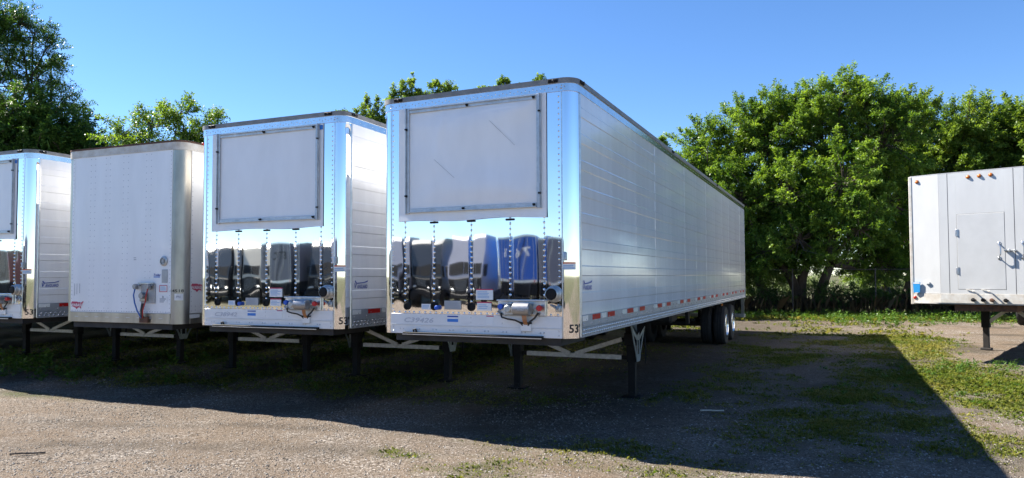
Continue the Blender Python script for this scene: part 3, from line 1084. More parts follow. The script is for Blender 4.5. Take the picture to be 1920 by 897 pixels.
    for (x, y) in ((-.152, -.010), (-W+.152, -.010)):
        for z in (4.0, 4.03): rivet(m, (x, y, z), .010, .006, '-y', 6)
    for y in np.arange(.35, L, .30): rivet(m, (.010, y, 4.01), .007, .004, '+x', 5)
    tag(m.build('band_rivets', ALU, t, 60), kind='stuff')
    for x in (-2.33, -.25):
        m = MB().box(x-.06, x+.06, -.040, -.021, 4.066, 4.108, .006)
        b = m.build('marker_lamp', BLACK, t)
        MB().lathe([(.017, 0), (.016, -.012), (.001, -.016)], (x+.012, -.040, 4.087), 'y', 12).build('lens', BLACKP, b)
    for y in (.19, 5.2, 10.4):
        b = MB().box(.0225, .040, y-.06, y+.06, 4.066, 4.108, .006).build('marker_lamp', BLACK, t)
        MB().lathe([(.017, 0), (.016, .012), (.001, .016)], (.040, y+.012, 4.087), 'x', 12).build('lens', BLACKP, b)
    # sides
    pw = 1.2296
    npan = 13
    for s in (0, 1):
        for k in range(npan):
            me = cached('reefer_panel', lambda: side_panel_mesh(pw, 1.43, ZM, True, SIDE))
            tl = rg.normal()*.0010
            if s == 0: link('side_panel', me, t, (.004, .165+k*pw, 0), (0, rg.normal()*.0008, tl))
            else: link('side_panel', me, t, (-W-.004, .165+(k+1)*pw, 0), (0, 0, math.pi+tl))
        x0 = -.03 if s == 0 else -W-.012
        m = MB().box(x0, x0+.042, r+.004, L, 1.290, 1.428, .003)
        m.box(x0, x0+.042, r+.004, L, ZB, 1.284, .003)
        m.box(x0-.0, x0+.046 if s == 0 else x0+.042, r+.004, L, 1.2845, 1.2895)
        m.build('bottom_rail', RAIL, t)
    m = MB()
    y = .2
    while y < L-.1:
        rivet(m, (.012, y, 1.215), .015, .009, '+x', 6); rivet(m, (.012, y+.03, 1.258), .015, .009, '+x', 6)
        y += .085
    y = .22
    while y < L-.1:
        rivet(m, (.012, y, 1.325), .011, .007, '+x', 5); rivet(m, (.012, y+.1, 1.375), .011, .007, '+x', 5); y += .30
    tag(m.build('rail_rivets', BAND, t, 60), kind='stuff')
    m = MB()
    for k in range(0, npan):
        yy = .165+k*pw
        for d in ((.02, .41, .82) if k < 4 else (.02,)):
            z = 1.46
            while z < ZM-.05:
                if all(not (zb-.02 < z < zb+.12) for zb in RIB_Z): rivet(m, (.004, yy+d, z), .0065, .003, '+x', 5)
                z += .075
        for j in range(16): rivet(m, (.004, yy+.04+j*.077, 1.447), .006, .003, '+x', 5)
    tag(m.build('panel_rivets', SIDE, t, 60), kind='stuff')
    side_tapes(t, W, L, 1.360, 1.421)
    MB().box(-.012, .012, r-.004, r+.022, ZB+.01, ZM-.005, .003).build('side_trim', ALU, t)
    maker_badge_side(t, .235, 1.712, .31, .115)
    # rear frame and doors
    m = MB().box(-W-.006, -W+.10, L-.03, L+.02, ZB, ZT).box(-.10, .008, L-.03, L+.02, ZB, ZT).box(-W+.10, -.10, L-.03, L+.02, ZM-.1, ZT).box(-W+.10, -.10, L-.03, L+.02, ZB, ZB+.15)
    m.build('rear_frame', ALU, t)
    for x0, x1 in ((-W+.105, -W/2-.004), (-W/2+.004, -.105)):
        MB().box(x0, x1, L-.02, L+.03, ZB+.155, ZM-.105, .004).build('rear_door', WHITE, t)
    # lettering and stickers of the front
    v, f = fit_text('53\'', .15, .10)
    vv = []
    for a, b, _ in v:
        s_ = a+.025
        # wrap round the corner post
        if s_ <= -.0: x, y = -r+s_, -.0035
        else:
            an = -math.pi/2+s_/r
            x, y = -r+(r+.0035)*math.cos(an), r+(r+.0035)*math.sin(an)
        vv.append((x, y, 1.287+b))
    # start on the curved part
    vv = []
    for a, b, _ in v:
        an = -math.pi/2+(a+.145)/r
        vv.append((-r+(r+.0035)*math.cos(an), r+(r+.0035)*math.sin(an), 1.287+b))
    MB().add(vv, f).build('length_numerals', BLACKP, t)
    # corner sticker wraps round the post
    for nm, z0, z1, mt in (('corner_sticker', 1.944, 2.012, PAPER), ('sticker_header', 2.0125, 2.030, ORNP)):
        m = MB(); quarter(m, -r, r, r+.0025, -math.pi/2+.02, -math.pi/2+1.0, z0, z1, 8, .002); m.build(nm, mt, t)
    m = MB(); quarter(m, -r, r, r+.003, -math.pi/2+.06, -math.pi/2+.9, 1.957, 1.970, 8, .002); quarter(m, -r, r, r+.003, -math.pi/2+.06, -math.pi/2+.8, 1.982, 1.994, 8, .002)
    m.build('sticker_print', PRINTBLUE, t)
    MB().lathe([(.020, -.035), (.020, .035), (.012, .05), (.001, .052)], (-.118, -.028, 2.095), 'z', 10).box(-.135, -.10, -.02, .0, 2.05, 2.14).build('line_valve', GALV, t, 40)
    for (z0, z1, x0, x1, nl, mt) in ((1.598, 1.712, -1.245, -1.021, 5, PRINTBLUE), (1.472, 1.560, -1.231, -1.042, 3, PRINTBLUE)):
        b = sticker('notice_sticker', x0, x1, z0, z1, -.006, PAPER, t)
        sticker('red_header', x0, x1, z1+.0005, z1+.014, -.006, REDP, b)
        print_lines(x0+.02, x1-.02, z0+.012, z1-.008, -.0085, nl, mt, b, seed)
    b = MB().box(-1.673, -1.446, -.010, -.006, 1.477, 1.583).build('data_plate', ALUPAINT, t)
    print_lines(-1.655, -1.466, 1.485, 1.575, -.0105, 6, GREYP, b, seed+2)
    b = sticker('small_sticker', -1.996, -1.867, 1.471, 1.540, -.006, PAPER, t)
    print_lines(-1.985, -1.88, 1.478, 1.532, -.0085, 3, PRINTBLUE, b, seed+3)
    b = sticker('blue_sticker', -1.629, -1.482, 1.330, 1.366, -.0145, BLUES, t)
    sticker('white_band', -1.629, -1.482, 1.3665, 1.386, -.0145, PAPER, b)
    sticker('blue_band', -1.629, -1.482, 1.3865, 1.402, -.0145, BLUEP, b)
    b = sticker('paper_label', -1.105, -1.01, 1.30, 1.402, -.0145, PAPER, t)
    sticker('red_header', -1.105, -1.01, 1.4025, 1.414, -.0145, REDP, b)
    front_text('chalk_number', writing, -2.03, 1.342, .42, .062, CHALK, t, -.0165, .25)
    # brake-line box
    b = MB().box(-.945, -.352, -.035, -.006, 1.424, 1.603, .004).build('coupling_plate', ALU, t)
    MB().box(-.955, -.342, -.055, -.0355, 1.585, 1.606, .004).build('plate_flange', ALU, b)
    m = MB().lathe([(.001, -.105), (.060, -.105), (.072, -.095), (.075, 0), (.072, .095), (.060, .105), (.001, .105)], (-.612, -.10, 1.502), 'x', 24)
    m.box(-.70, -.525, -.12, -.0355, 1.44, 1.56, .01)
    c = m.build('socket_housing', GLAND, b, 35)
    v, f = fit_text('Altec', .09, .03, .2)
    MB().add([(-.60+a, -.1765, 1.500+bb) for a, bb, _ in v], f).build('housing_print', PRINTGREY, b)
    MB().lathe([(.001, -.06), (.035, -.06), (.045, -.05), (.045, .0), (.052, .01), (.052, .03), (.03, .03)], (-.79, -.06, 1.503), 'y', 18).box(-.84, -.74, -.06, -.036, 1.43, 1.47, .006).box(-.81, -.75, -.07, -.036, 1.55, 1.575, .006).build('air_coupling', GALV, b, 35)
    MB().lathe([(.001, -.05), (.030, -.05), (.036, -.03), (.030, .0), (.020, .02)], (-.885, -.06, 1.525), 'y', 12).build('supply_knob', BLUEK, b, 40)
    MB().lathe([(.001, -.05), (.030, -.05), (.036, -.03), (.030, .0), (.020, .02)], (-.405, -.06, 1.515), 'y', 12).build('service_knob', REDK, b, 40)
    m = MB()
    m.path([(-.905, -.05, 1.51), (-.935, -.06, 1.465), (-.90, -.06, 1.44)], .012)
    m.path([(-.43, -.06, 1.53), (-.47, -.09, 1.50), (-.47, -.08, 1.45)], .012)
    m.build('fitting', GALV, b, 40)
    m = MB()
    m.path([(-.90, -.05, 1.45), (-.88, -.07, 1.405), (-.80, -.08, 1.385), (-.71, -.07, 1.372), (-.655, -.05, 1.345), (-.63, -.03, 1.31)], .011)
    m.path([(-.43, -.06, 1.46), (-.47, -.07, 1.40), (-.53, -.06, 1.36), (-.565, -.03, 1.31)], .011)
    m.build('cable', BLACKP, b, 50)
    m = MB()
    for k in range(4):
        m.path([(-.62+k*.015, -.08, 1.44), (-.615+k*.014, -.07, 1.38), (-.61+k*.012, -.03, 1.31)], .006)
    m.build('wire_bundle', COPPER, b, 50)
    m = MB().box(-.66, -.53, -.040, -.0145, 1.245, 1.33, .005)
    m.build('junction_box', APRON, t)
    MB().box(-.668, -.522, -.045, -.0145, 1.331, 1.35, .004).build('junction_lid', BLACKP, t)
    # round inlet plug
    m = MB().lathe([(.095, 0), (.095, -.025), (.080, -.04), (.078, -.09), (.068, -.10), (.066, -.085), (.001, -.08)], (-.258, -.002, 1.672), 'y', 26)
    b = m.build('inlet_ring', GALV, t, 35)
    MB().lathe([(.064, -.09), (.058, -.112), (.001, -.116)], (-.258, -.002, 1.672), 'y', 20).box(-.31, -.205, -.122, -.118, 1.665, 1.68).build('inlet_cap', BLACK, b, 40)
    m = MB().path([(-.20, -.02, 1.56), (-.21, -.05, 1.50), (-.25, -.04, 1.53), (-.30, -.01, 1.55)], .010)
    m.box(-.235, -.175, -.03, -.005, 1.47, 1.54, .006)
    m.build('line_clip', GALV, t, 50)
    # running gear
    underbody(t, W, L, ZB, (12.05, 13.30))
    for y in (12.05, 13.30):
        wheel_set(t, -.03, 1, y); wheel_set(t, -W+.03, -1, y)
    landing_gear(t, -W/2, 3.55, .985, GALV, ZB+.03)
    for x in (.0,):
        m = MB().box(-.02, .02, 11.05, 11.13, ZB-.07, ZB-.005, .008); m.build('side_lamp', AMBER, t)
    return t


# ------------------------------------------------------------------ dry van trailer
def make_van(loc, yaw, label):
    W, L, r = 2.6, 16.15, .19
    ZB, ZM, ZT = 1.15, 3.872, 4.02
    t = empty('box_trailer', loc, yaw)
    tag(t, label, 'trailer', 'semi trailers parked in a row')
    MB().box(-W+.02, -.02, r+.01, L-.03, ZB+.06, ZT-.03).build('body_shell', WHITE, t)
    xs = [-W+r, -2.035, -1.692, -1.292, -.788, -r]
    joints = [-W+r, -1.936, -1.592, -1.19, -.688, -r]
    for a, b in zip(joints[:-1], joints[1:]):
        nu, nv = 8, 20
        U, V = np.meshgrid(np.linspace(0, 1, nu), np.linspace(0, 1, nv), indexing='ij')
        X = a+.0006+(b-a-.0012)*U; Zc = 1.315+(ZM-1.315)*V
        Y = -.0012*(1-(2*U-1)**2)-.0006*np.sin(7*Zc+5*X)
        idx = np.arange(nu*nv).reshape(nu, nv)
        f = np.stack([idx[:-1, :-1], idx[1:, :-1], idx[1:, 1:], idx[:-1, 1:]], -1).reshape(-1, 4)
        link('front_sheet', np_mesh('front_sheet', np.stack([X, Y, Zc], -1).reshape(-1, 3), f, BSHEET, True), t)
    MB().box(-W+r, -r, .006, r+.01, ZB+.01, ZM).build('front_backing', WHITE, t)
    m = MB()
    for x in (-1.986, -1.887, -1.641, -1.543, -1.243, -1.136, -.739, -.636):
        z = 1.38
        while z < 3.98:
            rivet(m, (x, -.001 if z < ZM else -.011, z), .0085, .006, '-y', 6); z += .098
    for x in (-W+r+.02, -r-.02):
        z = 1.2
        while z < 3.98:
            rivet(m, (x, -.002 if z < ZM else -.011, z), .010, .006, '-y', 6); z += .066
    x = -2.36
    while x < -.22:
        rivet(m, (x, -.011, ZM+.022), .008, .005, '-y', 6); rivet(m, (x, -.001, 1.335), .010, .006, '-y', 6); x += .056
    for k in range(9): m.box(-2.30+k*.235, -2.22+k*.235, -.013, -.010, 1.233, 1.243)
    tag(m.build('front_rivets', CHALK, t, 60), kind='stuff')
    for s in (0, 1):
        m = MB()
        if s: quarter(m, -r, r, r, -math.pi/2, 0, ZB, ZM, 16, .03)
        else: quarter(m, -W+r, r, r, -math.pi, -math.pi/2, ZB, ZM, 16, .03)
        m.build('corner_post', ALUSAT, t, 30)
        x = -r if s else -W+r
        MB().box(x-.045 if s else x-.004, x+.004 if s else x+.045, -.004, .004, ZB+.17, ZM-.002).build('corner_flange', BSHEET, t)
    m = MB().box(-W+r+.005, -r-.005, -.010, .05, ZB+.002, 1.312, .003); m.build('bottom_band', ALUSAT, t)
    m = MB(); rounded_band(m, W, L, r, ZM, ZT-.028, .010); m.build('top_band', EFRAME, t, 25)
    m = MB(); rounded_band(m, W, L, r, ZT-.027, ZT, .016); m.build('roof_lip', RUST, t, 25)
    MB().prism(roof_poly(W, L-.02, r), ZT-.01, ZT+.004, 'xy').build('roof', ROOF, t)
    m = MB()
    for y in np.arange(.24, 2.2, .055): rivet(m, (.010, y, ZM+.02), .007, .004, '+x', 5)
    for z in np.arange(1.2, 3.85, .075): rivet(m, (.002, r+.03, z), .008, .004, '+x', 5)
    for y in np.arange(.30, 2.4, .11):
        for z in (1.36, 1.42, 1.18): rivet(m, (.004 if z > 1.3 else .012, y, z), .008, .004, '+x', 5)
    tag(m.build('side_rivets', GREYP, t, 60), kind='stuff')
    b = MB().box(.0105, .03, .38, .52, ZT-.02, ZT+.012, .005).build('marker_lamp', REDLENS, t)
    pw = 1.2254
    me = None
    for k in range(13):
        me = cached('van_panel', lambda: side_panel_mesh(pw, 1.315, ZM, False, WHITE))
        link('side_panel', me, t, (.003, .2+k*pw, 0), (0, 0, RNG.normal()*.001))
        link('side_panel', me, t, (-W-.003, .2+(k+1)*pw, 0), (0, 0, math.pi))
    for x0 in (-.03, -W-.010):
        MB().box(x0, x0+.040, r+.004, L, ZB, 1.312, .003).build('bottom_rail', ALUSAT, t)
    m = MB().box(-W-.006, -W+.10, L-.03, L+.02, ZB, ZT).box(-.10, .008, L-.03, L+.02, ZB, ZT).box(-W+.10, -.10, L-.03, L+.02, ZM-.1, ZT).box(-W+.10, -.10, L-.03, L+.02, ZB, ZB+.15)
    m.build('rear_frame', ALU, t)
    for x0, x1 in ((-W+.105, -W/2-.004), (-W/2+.004, -.105)):
        MB().box(x0, x1, L-.02, L+.03, ZB+.155, ZM-.105, .004).build('rear_door', WHITE, t)
    side_tapes(t, W, L, 1.235, 1.295)
    # badges
    for nm, x0, z0, wd, ht in (('maker_badge', -2.40, 1.355, .29, .135),):
        e = empty(nm); e.parent = t
        MB().prism([(x0+a*wd, z0+b*ht) for a, b in US_MAP], -.0052, -.0035).build('map_mark', REDP, e)
        front_text('lettering', 'WABASH', x0+wd*.47, z0+ht*.52, wd*.98, ht*.36, PAPER, e, -.0062, .1)
    e = empty('maker_badge'); e.parent = t
    y0, z0, wd, ht = .215, 1.64, .25, .145
    MB().prism([(y0+a*wd, z0+b*ht) for a, b in US_MAP], .0045, .006, 'yz').build('map_mark', REDP, e)
    side_text('lettering', 'WABASH', y0+wd*.47, z0+ht*.52, wd*.98, ht*.36, PAPER, e, .007, .1)
    v, f = fit_text('14518', .205, .046)
    vv = []
    for a, b, _ in v:
        an = -math.pi/2+(a+.10)/r
        vv.append((-r+(r+.0025)*math.cos(an), r+(r+.0025)*math.sin(an), 1.667+b))
    MB().add(vv, f).build('unit_number', BLACKP, t)
    m = MB(); quarter(m, -r, r, r+.002, -math.pi/2+.35, -math.pi/2+1.02, 1.52, 1.622, 8, .0015)
    b = m.build('paper_label', PAPER, t)
    v, f = fit_text('PN', .06, .035)
    vv = []
    for a, b_, _ in v:
        an = -math.pi/2+.65+a/r
        vv.append((-r+(r+.0035)*math.cos(an), r+(r+.0035)*math.sin(an), 1.575+b_))
    MB().add(vv, f).build('label_print', GREYP, b)
    b = sticker('notice_sticker', -.429, -.247, 1.640, 1.764, -.006, PAPER, t)
    m = MB()
    for (a0, a1, c0, c1) in ((-.42, -.256, 1.745, 1.755), (-.42, -.256, 1.649, 1.659), (-.42, -.41, 1.66, 1.744), (-.266, -.256, 1.66, 1.744)):
        m.box(a0, a1, -.0095, -.0082, c0, c1)
    m.build('red_border', REDP, b)
    print_lines(-.40, -.275, 1.665, 1.74, -.0085, 4, PRINTBLUE, b, 5)
    b = sticker('faded_label', -.425, -.255, 1.466, 1.589, -.006, BSHEET, t)
    print_lines(-.41, -.27, 1.48, 1.56, -.0085, 5, GREYP, b, 6)
    front_text('label_digit', '3', -.345, 1.568, .03, .04, BLACKP, b, -.0088)
    b = sticker('grey_label', -.375, -.255, 1.79, 2.0, -.006, ALUPAINT, t)
    e = empty('small_badge'); e.parent = t
    front_text('lettering', 'Trailer', -.475, 1.915, .15, .038, BLUEP, e, -.004, .2)
    MB().box(-.55, -.42, -.0045, -.003, 1.875, 1.889).build('blue_bar', BLUES, e)
    m = MB()
    for (x, z) in ((-.99, 2.185), (-.985, 2.155)): m.box(x, x+.055, -.0045, -.003, z, z+.010)
    for k, x in enumerate((-2.33, -2.275, -2.21)):
        m.box(x, x+.010, -.0045, -.003, 1.58+.02*k, 1.78)
    m.build('scuff_mark', GREYP, t)
    m = MB().lathe([(.078, 0), (.078, -.015), (.055, -.028), (.052, -.012), (.001, -.010)], (-.335, -.002, 2.13), 'y', 22)
    b = m.build('vent_ring', GALV, t, 35)
    MB().box(-.36, -.315, -.03, -.0125, 2.10, 2.16, .008).build('vent_flap', ALUPAINT, b)
    # coupling plate, hoses
    b = MB().box(-.80, -.501, -.020, -.006, 1.471, 1.775, .004).build('coupling_plate', ALUPAINT, t)
    MB().box(-.84, -.52, -.05, -.006, 1.776, 1.795, .003).build('plate_flange', ALU, b)
    MB().box(-.79, -.645, -.055, -.0205, 1.50, 1.64, .006).build('socket_box', ALUSAT, b)
    MB().lathe([(.001, -.05), (.045, -.05), (.05, -.035), (.05, 0)], (-.715, -.05, 1.59), 'y', 16).build('socket_cap', GLAND, b, 35)
    for x in (-.86, -.585):
        m = MB().lathe([(.001, -.07), (.035, -.07), (.042, -.05), (.042, -.02), (.02, .0)], (x, -.03, 1.735), 'y', 14)
        m.box(x-.055, x+.03, -.075, -.03, 1.69, 1.72, .006).box(x-.02, x+.06, -.06, -.02, 1.74, 1.765, .004)
        m.build('air_coupling', GLAND, b, 35)
    MB().path([(-.87, -.07, 1.70), (-.875, -.09, 1.60), (-.85, -.09, 1.48), (-.80, -.085, 1.36), (-.74, -.06, 1.24)], .011).build('supply_hose', BLUEHOSE, b, 60)
    MB().path([(-.585, -.07, 1.72), (-.60, -.09, 1.62), (-.62, -.09, 1.50), (-.68, -.085, 1.36), (-.71, -.06, 1.24)], .010).build('service_hose', REDHOSE, b, 60)
    MB().path([(-.71, -.06, 1.47), (-.715, -.075, 1.36), (-.72, -.06, 1.25)], .022).build('loom', BLACKP, b, 60)
    m = MB().box(-.80, -.62, -.05, -.0105, 1.165, 1.26, .006); m.build('hose_bracket', RUST, t)
    MB().box(-W+.2, -.2, .05, .9, ZB-.09, ZB-.001).build('coupler_box', UNDER, t)
    MB().tube((-W/2, .9, ZB-.18), (-W/2, .9, ZB-.02), .045, n=12).build('kingpin', BLACK, t, 40)
    underbody(t, W, L, ZB, (12.05, 13.30))
    for y in (12.05, 13.30):
        wheel_set(t, -.03, 1, y); wheel_set(t, -W+.03, -1, y)
    landing_gear(t, -W/2, 3.5, .95, GALV, ZB+.03, plate=False)
    return t


make_reefer((0, 0, 0), 0.0, 'large white reefer trailer nearest the camera, polished chrome front, long side in view', 3, 'C39426')
make_reefer((-3.346, .216, 0), .030, 'white reefer trailer with chrome front between the plain van and the nearest trailer', 8, 'C38942', 0.0)
make_van((-6.572, .368, 0), .044, 'plain white box trailer with riveted front sheet and red and blue hoses')
make_reefer((-10.04, .21, 0), .040, 'white reefer trailer cut off by the left edge of the photo', 15, 'C39417', 0.0)
make_van((-13.5, .3, 0), .03, 'white box trailer standing just outside the left edge')
make_van((-16.9, .3, 0), .02, 'second white box trailer outside the left edge')
make_van((-20.3, .3, 0), .02, 'third white box trailer outside the left edge')
make_van((-23.7, .3, 0), .02, 'fourth white box trailer outside the left edge')
make_van((-27.1, .3, 0), .02, 'fifth white box trailer outside the left edge')


# ------------------------------------------------------------------ trailer with the access door
def make_door_trailer():
    t = empty('door_front_trailer', (5.32, 9.52, 0), -.34)
    tag(t, 'grey white trailer with small access door and amber lamps at right edge', 'trailer')
    ZT, ZS, ZR = 3.985, 1.470, 1.29
    hw, fb, fs, cf = 1.285, .735, .570, .062

    def sheet(name, x0, y0, x1, y1, z0, z1, mat, th=.03):
        d = np.array([x1-x0, y1-y0]); d /= np.linalg.norm(d)
        n = np.array([-d[1], d[0]])
        if n[1] < 0: n = -n
        v = [(x0, y0), (x1, y1), (x1+n[0]*th, y1+n[1]*th), (x0+n[0]*th, y0+n[1]*th)]
        MB().prism(v, z0, z1, 'xy').build(name, mat, t)
    for s in (-1, 1):
        a, b = (-hw, -fb-.003) if s < 0 else (fb+.003, hw)
        ya, yb = (cf, .001) if s < 0 else (.001, cf)
        sheet('front_panel', a, ya, b, yb, ZS+.012, ZT-.004, ESHEET)
        a, b = (-fb+.000, -fs-.006) if s < 0 else (fs+.006, fb)
        sheet('front_panel', a, 0, b, 0, ZS+.012, ZT-.004, ESHEET)
        MB().box(s*hw-.03 if s > 0 else -hw-.03, s*hw+.03 if s > 0 else -hw+.03, cf-.012, cf+.10, 1.245, ZT, .008).build('corner_post', EFRAME, t)
        MB().box(s*fs-.007, s*fs+.007, .004, .03, ZS+.012, ZT-.004).build('panel_joint', SEAM, t)
    # middle panel round the door opening
    dx0, dx1, dz0, dz1 = -.415, .404, 1.575, 3.115
    for (x0, x1, z0, z1) in ((-fs+.006, dx0-.006, ZS+.012, ZT-.004), (dx1+.006, fs-.006, ZS+.012, ZT-.004), (dx0-.0055, dx1+.0055, dz1+.006, ZT-.004), (dx0-.0055, dx1+.0055, ZS+.012, dz0-.006)):
        MB().box(x0, x1, 0, .03, z0, z1).build('front_panel', ESHEET, t)
    MB().box(dx0-.01, dx1+.01, .02, .05, dz0-.01, dz1+.01).build('door_frame', SEAM, t)
    d = empty('access_door'); d.parent = t
    MB().box(dx0, dx1, -.003, .018, dz0, dz1, .004).build('door_leaf', EDOOR, d)
    for z in (2.737, 1.956):
        m = MB().box(dx0-.030, dx0+.030, -.008, -.0035, z-.07, z+.07, .002).tube((dx0, -.010, z-.07), (dx0, -.010, z+.07), .007, n=10)
        m.build('hinge', ALU, d, 40)
    for x in (.305, .690):
        m = MB().path([(x, -.004, 2.49), (x, -.055, 2.48), (x+.035, -.075, 2.42), (x+.035, -.075, 2.28), (x, -.055, 2.21), (x, -.004, 2.20)], .013, 8)
        m.box(x-.022, x+.022, -.012, -.0035, 2.465, 2.525, .003).box(x-.022, x+.022, -.012, -.0035, 2.17, 2.23, .003)
        m.build('grab_handle', ALU, t if x > .5 else d, 50)
    m = MB().tube((.40, -.04, 2.355), (.60, -.04, 2.345), .012, n=8).box(.395, .43, -.055, -.0035, 2.335, 2.38, .004).box(.46, .49, -.055, -.0015, 2.33, 2.375, .004).box(.55, .585, -.055, -.0015, 2.33, 2.37, .004)
    m.build('door_latch', GALV, t, 40)
    # lamps
    for x, z in ((-1.145, 3.868), (-.195, 3.877), (.002, 3.880), (.197, 3.882), (1.145, 3.868)):
        yy = 0 if abs(x) < fb else cf*(abs(x)-fb)/(hw-fb)
        m = MB().lathe([(.040, 0), (.040, -.005), (.034, -.008), (.034, -.010)], (x, yy-.001, z), 'y', 18)
        b = m.build('marker_lamp', RUST, t, 40)
        MB().lathe([(.033, -.010), (.030, -.018), (.018, -.024), (.001, -.026)], (x, yy-.001, z), 'y', 18).build('lens', AMBER, b, 50)
    # sill and lower rail
    sheet('sill_rail', -hw+.03, cf-.012, -fb, -.014, ZR, ZS+.008, EFRAME, .12)
    sheet('sill_rail', fb, -.014, hw-.03, cf-.012, ZR, ZS+.008, EFRAME, .12)
    MB().box(-fb+.001, fb-.001, -.014, .11, ZR, ZS+.008, .003).build('sill_rail', EFRAME, t)
    MB().box(-hw+.03, hw-.03, .0, .04, ZR-.022, ZR-.001).build('sill_lip', EFRAME, t)
    b = MB().lathe([(.036, 0), (.036, -.012), (.026, -.022), (.001, -.026)], (-1.232, cf-.012, 1.392), 'y', 16).build('side_marker', REDLENS, t, 40)
    MB().prism([(-1.262, 1.715), (-1.122, 1.722), (-1.132, 1.500), (-1.248, 1.496)], cf-.060, cf-.036).build('placard', PLASBLUE, t)
    MB().box(-1.25, -1.13, cf-.062, cf-.0605, 1.685, 1.712).build('placard_band', PAPER, t)
    sticker('paper_label', -1.02, -.945, 1.685, 1.725, .025, PAPER, t, .03)
    m = MB()
    for x0 in (-.15, .115):
        m.bar((x0, -.02, 1.553), (x0+.02, -.17, 1.535), .03, .012)
        m.bar((x0-.13, -.012, 1.575), (x0, -.02, 1.556), .012, .010)
    m.build('hose_bracket', EFRAME, t)
    for x, mt in ((-.151, BLACK), (.020, BLACK), (.168, RUST), (.399, BLACK)):
        m = MB().lathe([(.030, 0), (.034, -.03), (.040, -.045), (.036, -.08), (.001, -.085)], (x, -.014, 1.362), 'y', 14)
        m.box(x-.02, x+.055, -.10, -.06, 1.35, 1.376, .006)
        m.build('line_coupling', mt, t, 40)
    # body behind the front
    L = 14.05
    for s in (-1, 1):
        for k in range(11):
            y0 = cf+.11+k*1.26
            MB().box(s*hw-.02, s*hw+.02, y0, y0+1.25, ZR, ZT, .006).build('side_panel', ESHEET, t)
    MB().box(-hw+.021, hw-.021, .13, L, ZR+.02, ZT-.02).build('body_shell', EFRAME, t)
    MB().prism([(-hw, cf), (-fb, 0), (fb, 0), (hw, cf), (hw, L), (-hw, L)], ZT, ZT+.012, 'xy').build('roof', ESHEET, t)
    MB().box(-hw, hw, L-.0, L+.03, ZR, ZT).build('rear_frame', EFRAME, t)
    # running frame
    MB().box(-.52, .56, .12, 2.6, 1.13, 1.262, .004).build('coupler_beam', RUST, t)
    for x in (-.5, .42): MB().box(x, x+.1, 2.6, L-.4, 1.02, 1.26).build('frame_beam', UNDER, t)
    for k in range(12):
        MB().box(-hw+.06, hw-.06, 1.2+k*.85, 1.26+k*.85, 1.18, 1.268).build('cross_member', UNDER, t)
    for s in (-1, 1):
        x = s*.52
        yl = 3.1
        g = gh_local(t, x, yl)
        e = empty('landing_leg', (x, yl, 0)); e.parent = t
        MB().box(-.085, .085, -.085, .085, .62, 1.25, .008).build('upper_tube', BLACK, e)
        MB().box(-.06, .06, -.06, .06, g+.02, .66, .006).build('lower_tube', LEGM, e)
        MB().box(-.11, .11, -.11, .11, g, g+.05, .008).build('foot', LEGM, e)
        MB().bar((-s*.05, -.04, .74), (-s*.62, -.04, 1.20), .03, .075).build('diagonal_brace', EFRAME, e)
    for y in (12.3, 13.5):
        wheel_set(t, hw-.02, 1, y); wheel_set(t, -hw+.02, -1, y)
        g = gh_local(t, 0, y)+.5
        MB().tube((-1.1, y, g), (1.1, y, g), .065, n=10).build('axle', UNDER, t, 40)
    return t


make_door_trailer()


# ------------------------------------------------------------------ foliage
def norm(a):
    return a/np.maximum(np.linalg.norm(a, axis=-1, keepdims=True), 1e-9)


def leaf_quads(P, D, Nn, Ln, Wd, rg):
    """P base, D direction, Nn normal hint; returns verts (4N,3)"""
    S = norm(np.cross(D, Nn))
    Nn = norm(np.cross(S, D))
    Ln = Ln[:, None]; Wd = Wd[:, None]
    a = P
    m = P+D*Ln*.45
    l = m+S*Wd*.5+Nn*Wd*.12
    r_ = m-S*Wd*.5+Nn*Wd*.12
    tip = P+D*Ln-Nn*Ln*.06
    return np.stack([a, l, tip, r_], 1).reshape(-1, 3)


def sprigs(base, dirs, lens, nl, leaf, rg, droop=.25, spread=.9):
    """compound sprays: nl leaves along each sprig"""
    n = len(base)
    t = (np.arange(nl)+.6)/nl
    t = np.broadcast_to(t, (n, nl))+rg.normal(size=(n, nl))*.03
    side = norm(np.cross(dirs, rg.normal(size=(n, 3))))
    side2 = np.cross(dirs, side)
    ang = (np.arange(nl) % 2)*math.pi+np.arange(nl)*.55
    ang = np.broadcast_to(ang, (n, nl))+rg.normal(size=(n, nl))*.5
    sd = side[:, None]*np.cos(ang)[..., None]+side2[:, None]*np.sin(ang)[..., None]
    bend = np.array([0, 0, -1.])*(t**2)[..., None]*(lens*.18)[:, None, None]
    P = base[:, None]+dirs[:, None]*(t*lens[:, None])[..., None]+bend
    D = norm(sd*spread+dirs[:, None]*.6+np.array([0, 0, -droop])+rg.normal(size=(n, nl, 3))*.25)
    N = norm(np.array([0, 0, 1.])+rg.normal(size=(n, nl, 3))*.55+np.zeros((n, nl, 3)))
    Ln = leaf*(.7+.6*rg.random((n, nl))); Wd = Ln*(.42+.12*rg.random((n, nl)))
    V = leaf_quads(P.reshape(-1, 3), D.reshape(-1, 3), N.reshape(-1, 3), Ln.ravel(), Wd.ravel(), rg)
    return V


